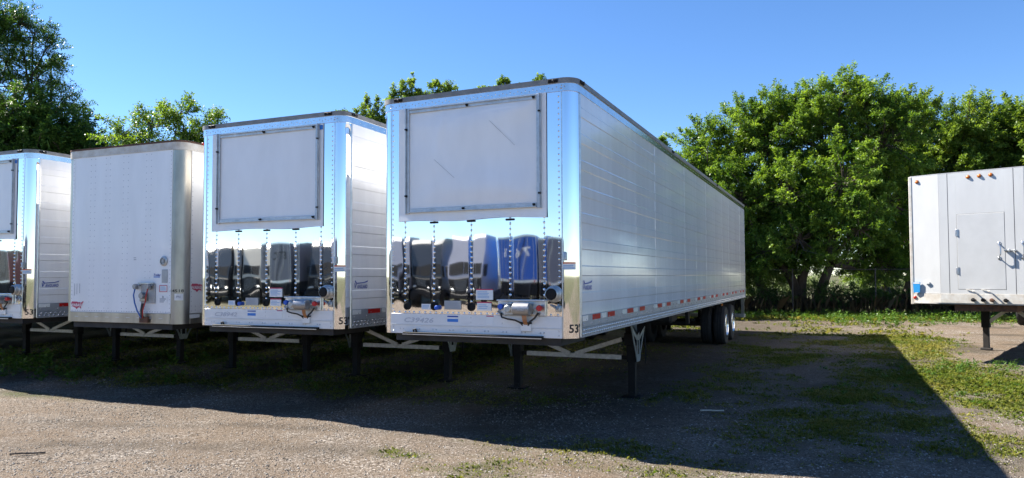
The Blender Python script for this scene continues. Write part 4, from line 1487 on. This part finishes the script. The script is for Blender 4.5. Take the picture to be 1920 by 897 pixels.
def crown(lobes, dens, leaf, nl, rg, up=.5, shell=.5, slen=(.35, .75), gap=.35):
    """lobes: (cx,cy,cz,rx,ry,rz). Every lobe is a set of boughs fanning out from its heart; sprigs sit along each bough.
    returns leaf verts, leaf values, bough lines"""
    BS = []; DS = []; LS = []; VS = []; BO = []
    for (cx, cy, cz, rx, ry, rz) in lobes:
        c = np.array([cx, cy, cz]); rad = np.array([rx, ry, rz])
        rm = (rx*ry*rz)**(1/3)
        nb = max(3, int(dens*(1.0+1.15*rm**1.5)))
        for k in range(nb):
            d = norm(rg.normal(size=3)+np.array([0, 0, .25*up]))
            reach = rg.uniform(.72, 1.12)*(1+.10*math.sin(5*d[0]+3*d[2]))
            p0 = c+d*rad*rg.uniform(.05, .35)+rg.normal(size=3)*.1*rm
            p2 = c+d*rad*reach
            ln = np.linalg.norm(p2-p0)
            p1 = (p0+p2)/2+np.array([0, 0, -.10*ln*(1 if d[2] < .6 else 0)])+rg.normal(size=3)*.08*ln
            p2 = p2+np.array([0, 0, up*.16*ln])
            BO.append((p0, p1, p2, c))
            wid = min(.45, .16+.20*ln)*rg.uniform(.7, 1.2)
            ns = max(4, int(ln*rg.uniform(11, 17)*(1 if ln > .5 else 1.6)))
            t = rg.uniform(shell*.5, 1.03, ns)
            q = ((1-t)**2)[:, None]*p0+(2*t*(1-t))[:, None]*p1+(t**2)[:, None]*p2
            tang = norm(2*(1-t)[:, None]*(p1-p0)+2*t[:, None]*(p2-p1))
            rd = norm(np.cross(tang, rg.normal(size=(ns, 3))))
            rd[:, 2] *= .55
            taper = np.clip(1.25-t, .25, 1)
            BS.append(q+rd*(wid*.25*taper*rg.random(ns))[:, None])
            DS.append(norm(tang*.55+rd*.85*taper[:, None]+np.array([0, 0, .30*up])+rg.normal(size=(ns, 3))*.15))
            LS.append(rg.uniform(slen[0], slen[1], ns)*(.55+.45*taper)*(1.0 if rm > .6 else .6))
            VS.append(np.full(ns, rg.normal()*.20)+.18*(t-.5))  # value rises towards the bough tips, painting them as lit
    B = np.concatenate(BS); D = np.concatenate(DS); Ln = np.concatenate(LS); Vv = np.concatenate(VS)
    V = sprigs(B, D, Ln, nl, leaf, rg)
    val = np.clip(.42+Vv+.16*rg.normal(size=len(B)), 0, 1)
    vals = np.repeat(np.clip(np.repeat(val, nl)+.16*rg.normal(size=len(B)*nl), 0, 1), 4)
    return V, vals, BO


def limb(mb, p0, p1, r0, r1, rg, sag=.12, n=6, segs=5):
    p0 = np.array(p0, float); p1 = np.array(p1, float)
    L_ = np.linalg.norm(p1-p0)
    side = rg.normal(size=3)*L_*.07
    pts = []
    for k in range(segs+1):
        t = k/segs
        q = p0+(p1-p0)*t
        q = q+side*math.sin(math.pi*t)+np.array([0, 0, -sag*L_*math.sin(math.pi*t)])
        pts.append(q)
    for k in range(segs):
        a = r0+(r1-r0)*k/segs; b = r0+(r1-r0)*(k+1)/segs
        mb.tube(pts[k], pts[k+1], a, b, n, caps=False)


def tree(name, label, base, lobes, dens, leaf, nl, seed, mat, cat='tree', group=None, stems=None, trunk_r=.2, fork=.25,
         up=.5, shell=.5, slen=(.35, .75), gap=.35, twig_frac=.22):
    rg = np.random.default_rng(seed)
    base = np.array(base, float)
    root = empty(name, tuple(base))
    tag(root, label, cat, group)
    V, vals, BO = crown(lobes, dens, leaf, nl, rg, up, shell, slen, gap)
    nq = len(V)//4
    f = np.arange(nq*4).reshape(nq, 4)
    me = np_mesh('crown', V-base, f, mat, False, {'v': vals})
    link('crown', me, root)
    # trunk, limbs to every lobe, branchlets to a share of the sprigs
    mb = MB()
    stems = stems or [(0, 0)]
    tops = []
    lz = min(l[2]-l[5] for l in lobes)
    hi = max(l[2] for l in lobes)
    fz = base[2]+(hi-base[2])*fork
    for (sx, sy) in stems:
        p0 = base+np.array([sx*.35, sy*.35, -.1])
        p1 = np.array([base[0]+sx, base[1]+sy, fz])
        limb(mb, p0, p1, trunk_r*1.15, trunk_r*.75, rg, 0, 8, 4)
        tops.append(p1)
    off = 0
    for l in lobes:
        c = np.array(l[:3])
        tp = min(tops, key=lambda q: np.linalg.norm(q-c))
        limb(mb, tp, c, trunk_r*.55, trunk_r*.16, rg, .05, 6, 6)
    for (p0, p1, p2, c) in BO:
        r_ = min(trunk_r*.16, .012+.012*np.linalg.norm(p2-p0))
        q = [c+(p0-c)*.2, p0*.45+p1*.55, p1*.3+p2*.7, p2]
        for k in range(3):
            mb.tube(q[k], q[k+1], r_*(1-.3*k), r_*(.7-.3*k)+.002, 4, caps=False)
    mb.v = [(x-base[0], y-base[1], z-base[2]) for x, y, z in mb.v]
    mb.build('trunk', BARK, root, 60)
    return root


def lobes_px(lst, dist, flat=1.0, depth=1.0):
    out = []
    for it in lst:
        px, py, r = it[:3]
        dd = dist+(it[3] if len(it) > 3 else 0)
        c = at(px, py, dd)
        rm = r*dd/F_PX/ max(.2, math.cos(math.atan((px-960)/F_PX)))**0.0
        out.append((c[0], c[1], c[2], rm, rm*depth, rm*flat))
    return out


def on_ground(p):
    return (float(p[0]), float(p[1]), float(gh(p[0], p[1])))


# right-hand tree behind the fence: several leaning stems under one wide crown
d0 = 35.5
b = at(1505, 590, 35.0)
tree('ash_tree', 'wide bright green tree with dark leaning stems behind the fence', on_ground(b),
     lobes_px([(1320, 275, 58), (1395, 240, 58), (1345, 335, 74, -1), (1462, 214, 52), (1535, 200, 56), (1440, 280, 100), (1620, 202, 56), (1545, 285, 105),
               (1385, 440, 80), (1470, 400, 95), (1650, 265, 85), (1570, 400, 92, 1), (1300, 320, 40, -1), (1660, 380, 85, 1), (1430, 500, 55), (1580, 176, 42), (1665, 225, 50), (1385, 500, 58), (1500, 465, 55), (1640, 480, 55, 1), (1330, 470, 60), (1440, 490, 45), (1490, 455, 60), (1500, 450, 60, -2.6), (1430, 475, 50, -2.6), (1610, 430, 62, -2.6), (1660, 500, 45, 1), (1480, 370, 75, -2.2), (1390, 370, 62, -2.4), (1580, 345, 75, -2.4)], d0, .92, 1.0),
     12.0, .12, 16, 21, LEAF, stems=[(-.9, 0), (.2, .4), (1.2, -.2), (-2.2, .5)], trunk_r=.24, fork=.22, up=.55, shell=.42, gap=.36)
b = at(1680, 590, 41)
tree('ash_tree', 'green tree rising just left of and behind the access door trailer', on_ground(b),
     lobes_px([(1715, 232, 58), (1805, 238, 52), (1745, 290, 70), (1690, 330, 85), (1775, 262, 58), (1760, 350, 85), (1700, 440, 75), (1640, 480, 55)], 41.5, .95, 1.0),
     9.5, .135, 15, 22, LEAFM, stems=[(-.5, 0), (.7, .3)], trunk_r=.22, fork=.25, up=.5, shell=.42, gap=.36)
b = at(1880, 590, 43)
tree('ash_tree', 'yellow green tree at the right edge behind the access door trailer', on_ground(b),
     lobes_px([(1838, 245, 55), (1900, 258, 58), (1850, 330, 85), (1960, 280, 85), (1930, 370, 90)], 43, .95, 1.0),
     9.5, .14, 15, 23, LEAFM, stems=[(0, 0), (.8, .3)], trunk_r=.22, fork=.25, up=.5, shell=.42, gap=.38)
# left trees
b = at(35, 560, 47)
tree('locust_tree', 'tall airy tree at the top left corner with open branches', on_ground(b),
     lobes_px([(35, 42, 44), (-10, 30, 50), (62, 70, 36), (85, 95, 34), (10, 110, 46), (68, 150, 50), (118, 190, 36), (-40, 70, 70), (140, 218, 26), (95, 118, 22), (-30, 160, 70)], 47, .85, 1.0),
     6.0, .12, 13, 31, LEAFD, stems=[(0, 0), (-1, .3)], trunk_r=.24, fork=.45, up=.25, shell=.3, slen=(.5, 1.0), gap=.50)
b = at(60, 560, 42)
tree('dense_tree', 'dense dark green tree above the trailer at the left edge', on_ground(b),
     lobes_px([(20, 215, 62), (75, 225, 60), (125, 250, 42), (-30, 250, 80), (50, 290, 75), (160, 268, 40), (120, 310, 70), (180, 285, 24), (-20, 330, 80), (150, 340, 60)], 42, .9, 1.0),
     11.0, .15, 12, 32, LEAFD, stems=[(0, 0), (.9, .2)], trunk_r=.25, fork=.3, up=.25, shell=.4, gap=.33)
b = at(300, 560, 37)
tree('small_tree', 'small bright green tree above the plain white box trailer', on_ground(b),
     lobes_px([(232, 252, 34), (285, 240, 38), (335, 215, 30), (345, 255, 40), (398, 232, 24), (390, 265, 32), (260, 300, 55), (340, 310, 60), (400, 310, 45)], 37, .95, 1.0),
     9.0, .125, 14, 33, LEAF, stems=[(0, 0), (.6, .2), (-.7, 0)], trunk_r=.16, fork=.35, up=.75, shell=.35, slen=(.4, .85), gap=.36)
def spiky(lst, dist):
    out = []
    for (px, py, rx, rz) in lst:
        c = at(px, py, dist)
        k_ = dist/F_PX
        out.append((c[0], c[1], c[2], rx*k_, rx*k_, rz*k_))
    return out


b = at(770, 560, 31)
tree('young_ash_tree', 'young tree whose shoots stand up behind the nearest two trailers', on_ground(b),
     spiky([(700, 228, 24, 22), (768, 192, 26, 22), (826, 186, 20, 16), (660, 232, 18, 14), (745, 205, 24, 18), (668, 222, 9, 22), (684, 205, 8, 24), (708, 215, 10, 34), (640, 216, 9, 7), (722, 240, 22, 30), (690, 240, 22, 18), (752, 172, 7, 24), (772, 164, 6, 26), (737, 190, 10, 24),
            (788, 185, 12, 16), (812, 172, 8, 18), (822, 162, 7, 14), (845, 168, 10, 13), (770, 205, 30, 22), (830, 200, 22, 20), (700, 290, 60, 50), (820, 280, 80, 60)], 31),
     9.0, .10, 14, 34, LEAFM, stems=[(0, 0), (-1.0, .2), (1.1, .2)], trunk_r=.10, fork=.55, up=1.3, shell=.1, slen=(.25, .6), gap=.36)
b = at(960, 560, 32)
tree('young_ash_tree', 'thin tree top peeping over the roof of the nearest trailer', on_ground(b),
     spiky([(900, 178, 16, 12), (942, 172, 16, 14), (1008, 160, 14, 9), (975, 168, 10, 8), (903, 172, 9, 10), (938, 162, 8, 14), (948, 158, 6, 10), (920, 176, 6, 12), (1012, 152, 9, 8), (955, 205, 40, 30), (1030, 215, 45, 35), (960, 290, 80, 60)], 32),
     8.0, .10, 14, 35, LEAFM, stems=[(0, 0), (.6, 0)], trunk_r=.09, fork=.55, up=1.3, shell=.1, slen=(.2, .5), gap=.36)
b = at(1235, 560, 33)
tree('young_ash_tree', 'slim tree hidden behind the nearest trailer with one shoot showing', on_ground(b),
     lobes_px([(1240, 268, 6), (1228, 310, 36), (1190, 380, 80), (1290, 420, 80), (1330, 500, 60), (1250, 500, 80)], 33, 1.0, 1.0),
     9.5, .14, 12, 36, LEAFM, trunk_r=.14, fork=.5, up=.9, shell=.3, slen=(.35, .7), gap=.4)


# shrubs along and behind the fence
def shrub(label, base, w_, h_, seed, mat, group, leaf=.12, dens=10):
    rg = np.random.default_rng(seed)
    z = base[2]
    lob = []
    for k in range(5):
        lob.append((base[0]+rg.uniform(-.5, .5)*w_, base[1]+rg.uniform(-.3, .3)*w_, z+h_*rg.uniform(.3, .68), w_*rg.uniform(.32, .5), w_*rg.uniform(.3, .5), h_*rg.uniform(.26, .40)))
    return tree('shrub', label, base, lob, dens*.8, leaf, 9, seed, mat, 'shrub', group, trunk_r=.05, fork=.2, up=.5, shell=.2, slen=(.25, .55), gap=.25, twig_frac=.15)


FENCE = [np.array([.93, 25.4]), np.array([4.17, 26.62])]
fd = (FENCE[1]-FENCE[0]); flen = np.linalg.norm(fd); fd = fd/flen
fn = np.array([-fd[1], fd[0]])
k = 0
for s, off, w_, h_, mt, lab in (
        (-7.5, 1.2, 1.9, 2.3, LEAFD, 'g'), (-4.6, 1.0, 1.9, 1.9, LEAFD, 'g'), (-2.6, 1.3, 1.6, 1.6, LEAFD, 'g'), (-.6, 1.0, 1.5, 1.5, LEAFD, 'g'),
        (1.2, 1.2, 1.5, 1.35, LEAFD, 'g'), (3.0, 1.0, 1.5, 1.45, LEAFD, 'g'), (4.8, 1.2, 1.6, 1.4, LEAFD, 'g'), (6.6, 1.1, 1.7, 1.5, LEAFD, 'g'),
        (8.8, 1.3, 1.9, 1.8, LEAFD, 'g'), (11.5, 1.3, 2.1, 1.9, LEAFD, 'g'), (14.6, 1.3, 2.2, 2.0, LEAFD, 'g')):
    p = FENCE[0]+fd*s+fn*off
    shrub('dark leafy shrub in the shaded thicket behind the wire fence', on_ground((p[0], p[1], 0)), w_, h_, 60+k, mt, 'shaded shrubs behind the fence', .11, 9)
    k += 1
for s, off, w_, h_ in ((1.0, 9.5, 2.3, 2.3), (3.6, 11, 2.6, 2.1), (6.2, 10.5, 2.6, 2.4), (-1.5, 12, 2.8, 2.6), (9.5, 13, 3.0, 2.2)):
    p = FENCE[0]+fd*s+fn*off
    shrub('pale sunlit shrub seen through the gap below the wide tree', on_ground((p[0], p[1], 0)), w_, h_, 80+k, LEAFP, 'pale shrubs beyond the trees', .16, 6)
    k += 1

for i, (x, y, w_, h_) in enumerate(((-3.5, 19.5, 2.0, 1.7), (-6.5, 20.3, 2.3, 2.0), (-9.8, 19.8, 2.2, 1.8), (-13.0, 20.5, 2.5, 2.2), (-16.5, 20.0, 2.5, 2.1), (-20.0, 20.6, 2.6, 2.2), (-24.0, 20.4, 2.6, 2.2))):  # shrubs added to hide and shade the bright ground behind the trailers
    shrub('dark leafy shrub added to block light behind the row of parked trailers', on_ground((x, y, 0)), w_, h_, 100+i, LEAFD, 'added shade shrubs behind the parked row', .12, 7)

# fence
t = empty('chain_link_fence', (FENCE[0][0], FENCE[0][1], float(gh(*FENCE[0]))), math.atan2(fd[1], fd[0]))
tag(t, 'dark chain link fence with thin posts below the trees', 'fence')
HF = 1.95
for i in range(-4, 6):
    me = cached('fpost', lambda: MB().tube((0, 0, -.1), (0, 0, HF+.02), .028, n=10).lathe([(.034, 0), (.030, .03), (.001, .045)], (0, 0, HF+.02), 'z', 10).mesh('post', FENCEM, 40))
    link('post', me, t, (i*flen, 0, 0))
MB().tube((-4*flen, 0, HF), (5*flen, 0, HF), .013, n=8).build('top_rail', FENCEM, t, 40)
m = MB()
x0, x1 = -2*flen, 4*flen
st = .075
nn = int((x1-x0+HF)/st)
for kx in range(nn):
    xa = x0-HF+kx*st
    for sg in (1, -1):
        a, b_ = (xa, .03), (xa+HF, HF-.02)
        if a[0] < x0: a = (x0, .03+(x0-xa))
        if b_[0] > x1: b_ = (x1, .03+(x1-xa))
        if b_[1]-a[1] < .02: continue
        za, zb_ = (a[1], b_[1]) if sg > 0 else (HF-a[1], HF-b_[1])
        m.tube((a[0], sg*.0025, za), (b_[0], sg*.0025, zb_), .0013, n=3, caps=False)
tag(m.build('wire_mesh', FENCEM, t), kind='stuff')


# ------------------------------------------------------------------ ground cover
def scatter(n, x0, x1, y0, y1, fn, rg):
    x = rg.uniform(x0, x1, n); y = rg.uniform(y0, y1, n)
    k = rg.random(n) < fn(x, y)
    return x[k], y[k]


def in_view(x, y, m=60):
    d = np.stack([x-CAM[0], y-CAM[1], np.zeros_like(x)-CAM[2]], -1)
    z = d@fw
    px = 960+F_PX*(d@rt)/np.maximum(z, .1); py = PP_Y-F_PX*(d@up)/np.maximum(z, .1)
    return (z > 1) & (px > -m) & (px < 1920+m) & (py < 897+3*m)


def blades(x, y, h, wd, rg, lean=.6):
    n = len(x)
    z = gh(x, y)
    a = rg.uniform(0, 2*math.pi, n)
    dirv = np.stack([np.cos(a), np.sin(a), np.zeros(n)], -1)
    sv = np.stack([-np.sin(a), np.cos(a), np.zeros(n)], -1)
    b = np.stack([x, y, z-.01], -1)
    l = (rg.random(n)*lean)[:, None]
    upv = np.array([0, 0, 1.])
    m_ = b+(upv*.6+dirv*l*.35)*h[:, None]
    tp = b+(upv*(1-.4*l)+dirv*l*1.1)*h[:, None]
    w2 = (wd/2)[:, None]
    return np.stack([b-sv*w2, b+sv*w2, m_+sv*w2*.8, tp, m_-sv*w2*.8], 1).reshape(-1, 3)


rg = np.random.default_rng(5)
XS = []; YS = []; HS = []
# dense near, thinner with distance
for (x0, x1, y0, y1, n, hs) in ((-6, 7, -4.5, 3, 110000, .036), (-18, 3, 1, 12, 70000, .042), (0, 12, 0, 16, 300000, .042), (-6, 20, 15, 27, 60000, .10)):
    x, y = scatter(n, x0, x1, y0, y1, lambda a, b: np.clip((veg(a, b)-.22)*1.5, 0, 1), rg)
    k = in_view(x, y); x = x[k]; y = y[k]
    XS.append(x); YS.append(y); HS.append(hs*(.35+1.1*rg.random(len(x)))*(.5+.9*veg(x, y)))
x = np.concatenate(XS); y = np.concatenate(YS); h = np.concatenate(HS)
# each scatter point a little tuft of three blades
x = np.repeat(x, 3)+rg.normal(size=len(x)*3)*.015; y = np.repeat(y, 3)+rg.normal(size=len(y)*3)*.015
h = np.repeat(h, 3)*(.6+.7*rg.random(len(h)*3))
dist = np.hypot(x-CAM[0], y-CAM[1])
V = blades(x, y, h, .004+.0009*dist*.6+.002*rg.random(len(x)), rg, 1.1)
f = np.arange(len(V)).reshape(-1, 5)
val = np.repeat(np.clip(fbm(x, y, .8, 40)*1.1-.1+.2*rg.normal(size=len(x)), 0, 1), 5)
go = link('grass', np_mesh('grass', V, f, GRASS, False, {'v': val}))
tag(go, 'short patchy grass growing through the gravel yard', 'grass', kind='stuff')

# broad-leaved weeds
wx = []; wy = []; wh = []
for (x0, x1, y0, y1, n, hh) in ((-17, -1, 1.6, 9, 220, .12), (2, 9, 4, 14, 200, .07), (-3, 14, 21.5, 26.5, 700, .30), (-14, -8, 1.5, 5, 90, .2)):
    a, b_ = scatter(n, x0, x1, y0, y1, lambda a, b: np.clip((veg(a, b)-.2)*1.6, 0, 1), rg)
    wx.append(a); wy.append(b_); wh.append(np.full(len(a), hh))
for px, py, n, r_, hh in ((1840, 690, 40, .7, .16), (30, 680, 50, .9, .28), (90, 700, 30, .7, .2), (640, 660, 18, .35, .30), (1690, 612, 40, 1.4, .38), (1600, 612, 20, .9, .3), (1840, 612, 40, 2.0, .35)):
    c = gpt(px, py, .05)
    wx.append(c[0]+rg.normal(size=n)*r_); wy.append(c[1]+rg.normal(size=n)*r_*.7); wh.append(np.full(n, hh))
wx = np.concatenate(wx); wy = np.concatenate(wy); wh = np.concatenate(wh)*(.5+.8*rg.random(len(wx)))
base = np.stack([wx, wy, gh(wx, wy)], -1)
B = np.repeat(base, 3, 0)+rg.normal(size=(len(base)*3, 3))*np.array([.03, .03, 0])
D = norm(np.array([0, 0, 1.])+rg.normal(size=(len(B), 3))*.35)
Lw = np.repeat(wh, 3)*(.7+.6*rg.random(len(B)))
V = []
for lf, sel in ((.045, np.repeat(wh, 3) < .2), (.085, np.repeat(wh, 3) >= .2)):
    V.append(sprigs(B[sel], D[sel], Lw[sel], 9, lf, rg, .3, 1.1))
V = np.concatenate(V)
wo_ = link('weeds', np_mesh('weeds', V, np.arange(len(V)).reshape(-1, 4), WEED, False, {'v': np.repeat(rg.random(len(V)//4), 4)}))
tag(wo_, 'leafy green weeds growing under the trailers and along the fence', 'weeds', kind='stuff')

# dry stalks below the fence
x = rg.uniform(-6, 16, 2600); y = FENCE[0][1]+(x-FENCE[0][0])*fd[1]/fd[0]+rg.normal(size=2600)*.7+.7
V = blades(x, y, rg.uniform(.3, 1.1, 2600), np.full(2600, .008), rg, .5)
ds = link('dry_stalks', np_mesh('dry_stalks', V, np.arange(len(V)).reshape(-1, 5), DRY, False, {'v': np.repeat(rg.random(2600), 5)}))
tag(ds, 'brown dry stalks standing along the foot of the fence', 'stalks', kind='stuff')

# loose gravel stones in the foreground
oc = np.array([(1, 0, 0), (0, 1, 0), (-1, 0, 0), (0, -1, 0), (.55, .55, .62), (-.55, .5, .66), (-.5, -.55, .6), (.52, -.5, .64), (0, 0, .78)])
of = np.array([(0, 1, 4), (1, 5, 4), (1, 2, 5), (2, 6, 5), (2, 3, 6), (3, 7, 6), (3, 0, 7), (0, 4, 7), (4, 5, 8), (5, 6, 8), (6, 7, 8), (7, 4, 8)])
x = rg.uniform(-11, 7.5, 130000); y = -4.6+8.6*rg.random(130000)**1.5
k = in_view(x, y) & (rg.random(len(x)) < .20+.75*np.clip(fbm(x, y, .8, 77)*2.4-.75, 0, 1))
x = x[k]; y = y[k]
n = len(x)
sz = .005+.010*rg.random(n)**2.4
rot = rg.uniform(0, 6.3, n)
c, s = np.cos(rot), np.sin(rot)
V = oc[None]*np.stack([sz, sz*(.6+.4*rg.random(n)), sz*(.45+.5*rg.random(n))], -1)[:, None]
V = np.stack([V[..., 0]*c[:, None]-V[..., 1]*s[:, None], V[..., 0]*s[:, None]+V[..., 1]*c[:, None], V[..., 2]], -1)
V = V+np.stack([x, y, gh(x, y)], -1)[:, None]
V = V.reshape(-1, 3)
f = (of[None]+(np.arange(n)*9)[:, None, None]).reshape(-1, 3)


def stone_mat():
    m = bpy.data.materials.new('gravel_stone'); m.use_nodes = True
    t = m.node_tree; nn_ = t.nodes; b = nn_['Principled BSDF']
    a = nn_.new('ShaderNodeAttribute'); a.attribute_name = 'v'
    r = nn_.new('ShaderNodeValToRGB')
    e = r.color_ramp.elements
    e[0].position, e[0].color = 0, (0.091, 0.079, 0.063, 1)
    e[1].position, e[1].color = 1, (0.310, 0.291, 0.267, 1)
    q = e.new(.35); q.color = (0.189, 0.161, 0.129, 1)
    q = e.new(.75); q.color = (0.280, 0.246, 0.205, 1)
    t.links.new(a.outputs['Fac'], r.inputs[0]); t.links.new(r.outputs[0], b.inputs['Base Color'])
    b.inputs['Roughness'].default_value = .85
    return m


st_ = link('gravel', np_mesh('gravel', V, f, stone_mat(), False, {'v': np.repeat(rg.random(n), 9)}))
tag(st_, 'loose grey and tan gravel covering the yard', 'gravel', kind='stuff')

# sticks lying on the gravel
c = gpt(1336, 767)
e = MB().path([(-.17, .02, .02), (-.06, 0, .025), (.06, -.01, .02), (.16, .01, .018)], .012, 6).build('stick', WOOD, None, 60, (c[0], c[1], float(gh(c[0], c[1]))), (0, 0, YAW))
tag(e, 'pale dry stick lying on the shaded gravel', 'stick')
c = gpt(50, 851)
e = MB().path([(-.16, -.03, .02), (-.05, 0, .022), (.07, .01, .02), (.17, .05, .018)], .009, 6).build('stick', DARKWOOD, None, 60, (c[0], c[1], float(gh(c[0], c[1]))), (0, 0, YAW))
tag(e, 'thin dark twig on the sunlit gravel at lower left', 'stick')

# ------------------------------------------------------------------ the row across the yard, seen mirrored in the chrome
PAINT = {}


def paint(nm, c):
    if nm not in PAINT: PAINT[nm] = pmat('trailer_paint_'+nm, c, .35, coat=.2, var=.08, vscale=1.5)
    return PAINT[nm]


def yard_trailer(x, y, label, col, dx=0.0, ht=4.05, text=None):
    W, L = 2.6, 12.0
    t = empty('yard_trailer', (x, y, 0), dx)
    tag(t, label, 'trailer', 'trailers parked across the yard')
    pm = paint(*col)
    zb = 1.55
    MB().box(-W/2+.02, W/2-.02, -L, -.06, zb, ht, .03).build('body_shell', pm, t)
    m = MB()
    for s in (-1, 1): m.box(s*W/2-.05 if s > 0 else -W/2-.0, s*W/2+.0 if s > 0 else -W/2+.05, -.08, .0, zb-.05, ht, .01)
    m.box(-W/2+.05, W/2-.05, -.08, 0, ht-.12, ht).box(-W/2+.05, W/2-.05, -.08, 0, zb-.05, zb+.1)
    m.build('rear_frame', ALU, t)
    for s in (-1, 1):
        d = MB().box(min(s*.01, s*(W/2-.06)), max(s*.01, s*(W/2-.06)), -.07, -.02, zb+.11, ht-.13, .008).build('rear_door', pm, t)
        m = MB()
        for xx in (.22, .85): m.tube((s*xx, .0, zb+.15), (s*xx, .0, ht-.17), .016, n=8)
        m.build('lock_rod', GALV, d, 40)
        m = MB().box(s*.95-.08, s*.95+.08, -.02, .015, zb-.02, zb+.06, .004); m.build('tail_lamp', REDLENS, t)
    for yy in (-1.6, -2.85):
        for s in (-1, 1):
            wheel_set(t, s*(W/2-.03), s, yy)
    MB().box(-W/2+.1, W/2-.1, -.12, -.02, .5, .62, .01).build('rear_guard', UNDER, t)
    for s in (-1, 1):
        MB().box(s*.6-.04, s*.6+.04, -.1, -.03, .62, zb).build('guard_post', UNDER, t)
        MB().box(s*.85-.3, s*.85+.3, -.6, -.58, .22, zb).build('mudflap', RUBBER, t)
    MB().box(-1.2, 1.2, -9, -.5, .85, zb-.002).build('frame_beam', UNDER, t)
    MB().box(-W/2+.02, W/2-.02, -.5, -.1, .72, zb-.06, .02).build('underside_shade_box', BLACK, t)  # black box added to stand for the dark shade below the body
    m = MB().box(-.03, .03, -.018, -.010, zb+.11, ht-.13); m.build('door_gasket', BLACK, t)
    if text:
        front = fit_text(text, 1.0, .55)
        MB().add([(-a, .004, 3.35+b) for a, b, _ in front[0]], front[1]).build('lettering', BLACKP if col[0] != 'blue' else PAPER, t)
    return t


def yard_truck(x, y, label, col, rz=0.0, ht=3.95):
    """road tractor seen from the front, facing the camera side of the yard"""
    t = empty('yard_truck', (x, y, 0), rz)
    tag(t, label, 'truck', 'vehicles parked across the yard')
    pm = paint(*col)
    # hood, cab and roof fairing
    MB().prism([(-.10, .90), (-.10, 1.95), (-.22, 2.85), (-.34, ht-.25), (-.55, ht), (-2.6, ht), (-2.6, .90)], -1.2, 1.2, 'yz').build('cab', pm, t)
    for s_ in (-1, 1):
        MB().prism([(-.12, 2.02), (-.215, 2.75), (-.19, 2.75), (-.095, 2.02)], min(s_*.03, s_*1.08), max(s_*.03, s_*1.08), 'yz').build('windscreen', BLACK, t)
        MB().box(s_*.88-.16, s_*.88+.16, -.06, .03, .96, 1.12, .03).build('headlamp', GALV, t)
        m = MB().box(s_*1.36-.11, s_*1.36+.11, -.35, -.22, 1.85, 2.65, .03)
        m.tube((s_*1.19, -.3, 2.3), (s_*1.30, -.28, 2.3), .02, n=6)
        m.build('mirror', BLACK, t)
        MB().tube((s_*1.25, -2.75, 1.0), (s_*1.25, -2.75, 4.3), .075, n=12).build('exhaust_stack', RIM, t, 40)
        def mk():
            prof = [(.29, 0), (.40, -.012), (.475, .0), (.497, .035), (.50, .135), (.497, .235), (.475, .27), (.40, .28), (.29, .27)]
            return MB().lathe(prof, (0, 0, 0), 'x', 28, True).mesh('wheel', RUBBER, 40)
        link('wheel', cached('truck_wheel', mk), t, (s_*1.0-.14, -.85, .5+float(gh(x, y))))
    m = MB().box(-1.17, 1.17, -.11, -.04, .84, 1.80, .03)
    g = m.build('grille', BLACK, t)
    for k in range(6): MB().box(-.58, .58, -.0395, -.03, 1.14+k*.10, 1.16+k*.10).build('grille_bar', GLAND, g)
    MB().box(-1.18, 1.18, -.25, .06, .36, .82, .06).build('bumper', BLACK, t)
    MB().box(-.95, .95, -7.0, -.3, .45, .94).build('chassis', UNDER, t)
    MB().box(-1.15, 1.15, -7.2, -4.5, .2, 1.15, .1).build('rear_bogie', UNDER, t)
    return t


Y0 = -33.5
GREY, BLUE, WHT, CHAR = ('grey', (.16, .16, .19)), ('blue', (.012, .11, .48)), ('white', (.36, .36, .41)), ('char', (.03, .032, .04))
for (kind, x, col, lab, ht, dy, dr, tx) in (
        (0, -6.6, WHT, 'white trailer at the right end of the row across the yard', 4.05, 0, .02, None),
        (1, -9.6, CHAR, 'black truck beside the white trailer across the yard', 4.2, .3, .0, None),
        (0, -12.4, GREY, 'grey trailer beside the nearest blue one across the yard', 4.2, .3, .0, None),
        (0, -15.4, BLUE, 'blue trailer across the yard mirrored in the nearest chrome front', 4.35, .2, 0, '76'),
        (1, -19.2, WHT, 'white truck right of the narrow green gap across the yard', 4.5, .6, .04, None),
        (1, -22.6, CHAR, 'black truck left of the narrow green gap across the yard', 4.3, .1, .0, None),
        (1, -25.4, WHT, 'white truck between two black ones across the yard', 4.55, .3, -.02, None),
        (1, -28.2, CHAR, 'black truck beside the lettered grey trailer across the yard', 4.3, 0, .03, None),
        (0, -31.6, GREY, 'grey trailer with dark lettering across the yard', 4.3, .4, .02, 'ISTC'),
        (1, -34.8, ('cream', (.58, .53, .43)), 'cream truck beside the lettered grey trailer across the yard', 4.3, -.2, .0, None),
        (1, -37.6, CHAR, 'black truck beyond the cream one across the yard', 4.3, .1, .03, None),
        (1, -40.4, WHT, 'white truck beyond the cream one across the yard', 4.4, .1, .0, None),
        (0, -43.4, ('buff', (.36, .33, .29)), 'buff trailer far along the row across the yard', 4.2, .1, .0, None),
        (0, -46.6, ('red', (.36, .03, .03)), 'dark red trailer in the row across the yard', 4.1, .1, .0, None),
        (0, -60.0, ('brown', (.17, .12, .085)), 'brown trailer far left across the yard', 4.3, .1, .0, None),
        (0, -63.4, ('brown', (.17, .12, .085)), 'leftmost brown trailer in the row across the yard', 4.3, .2, .0, None)):
    if kind: yard_truck(x, Y0+dy, lab, col, dr, ht)
    else: yard_trailer(x, Y0+dy, lab, col, dr, ht, tx)
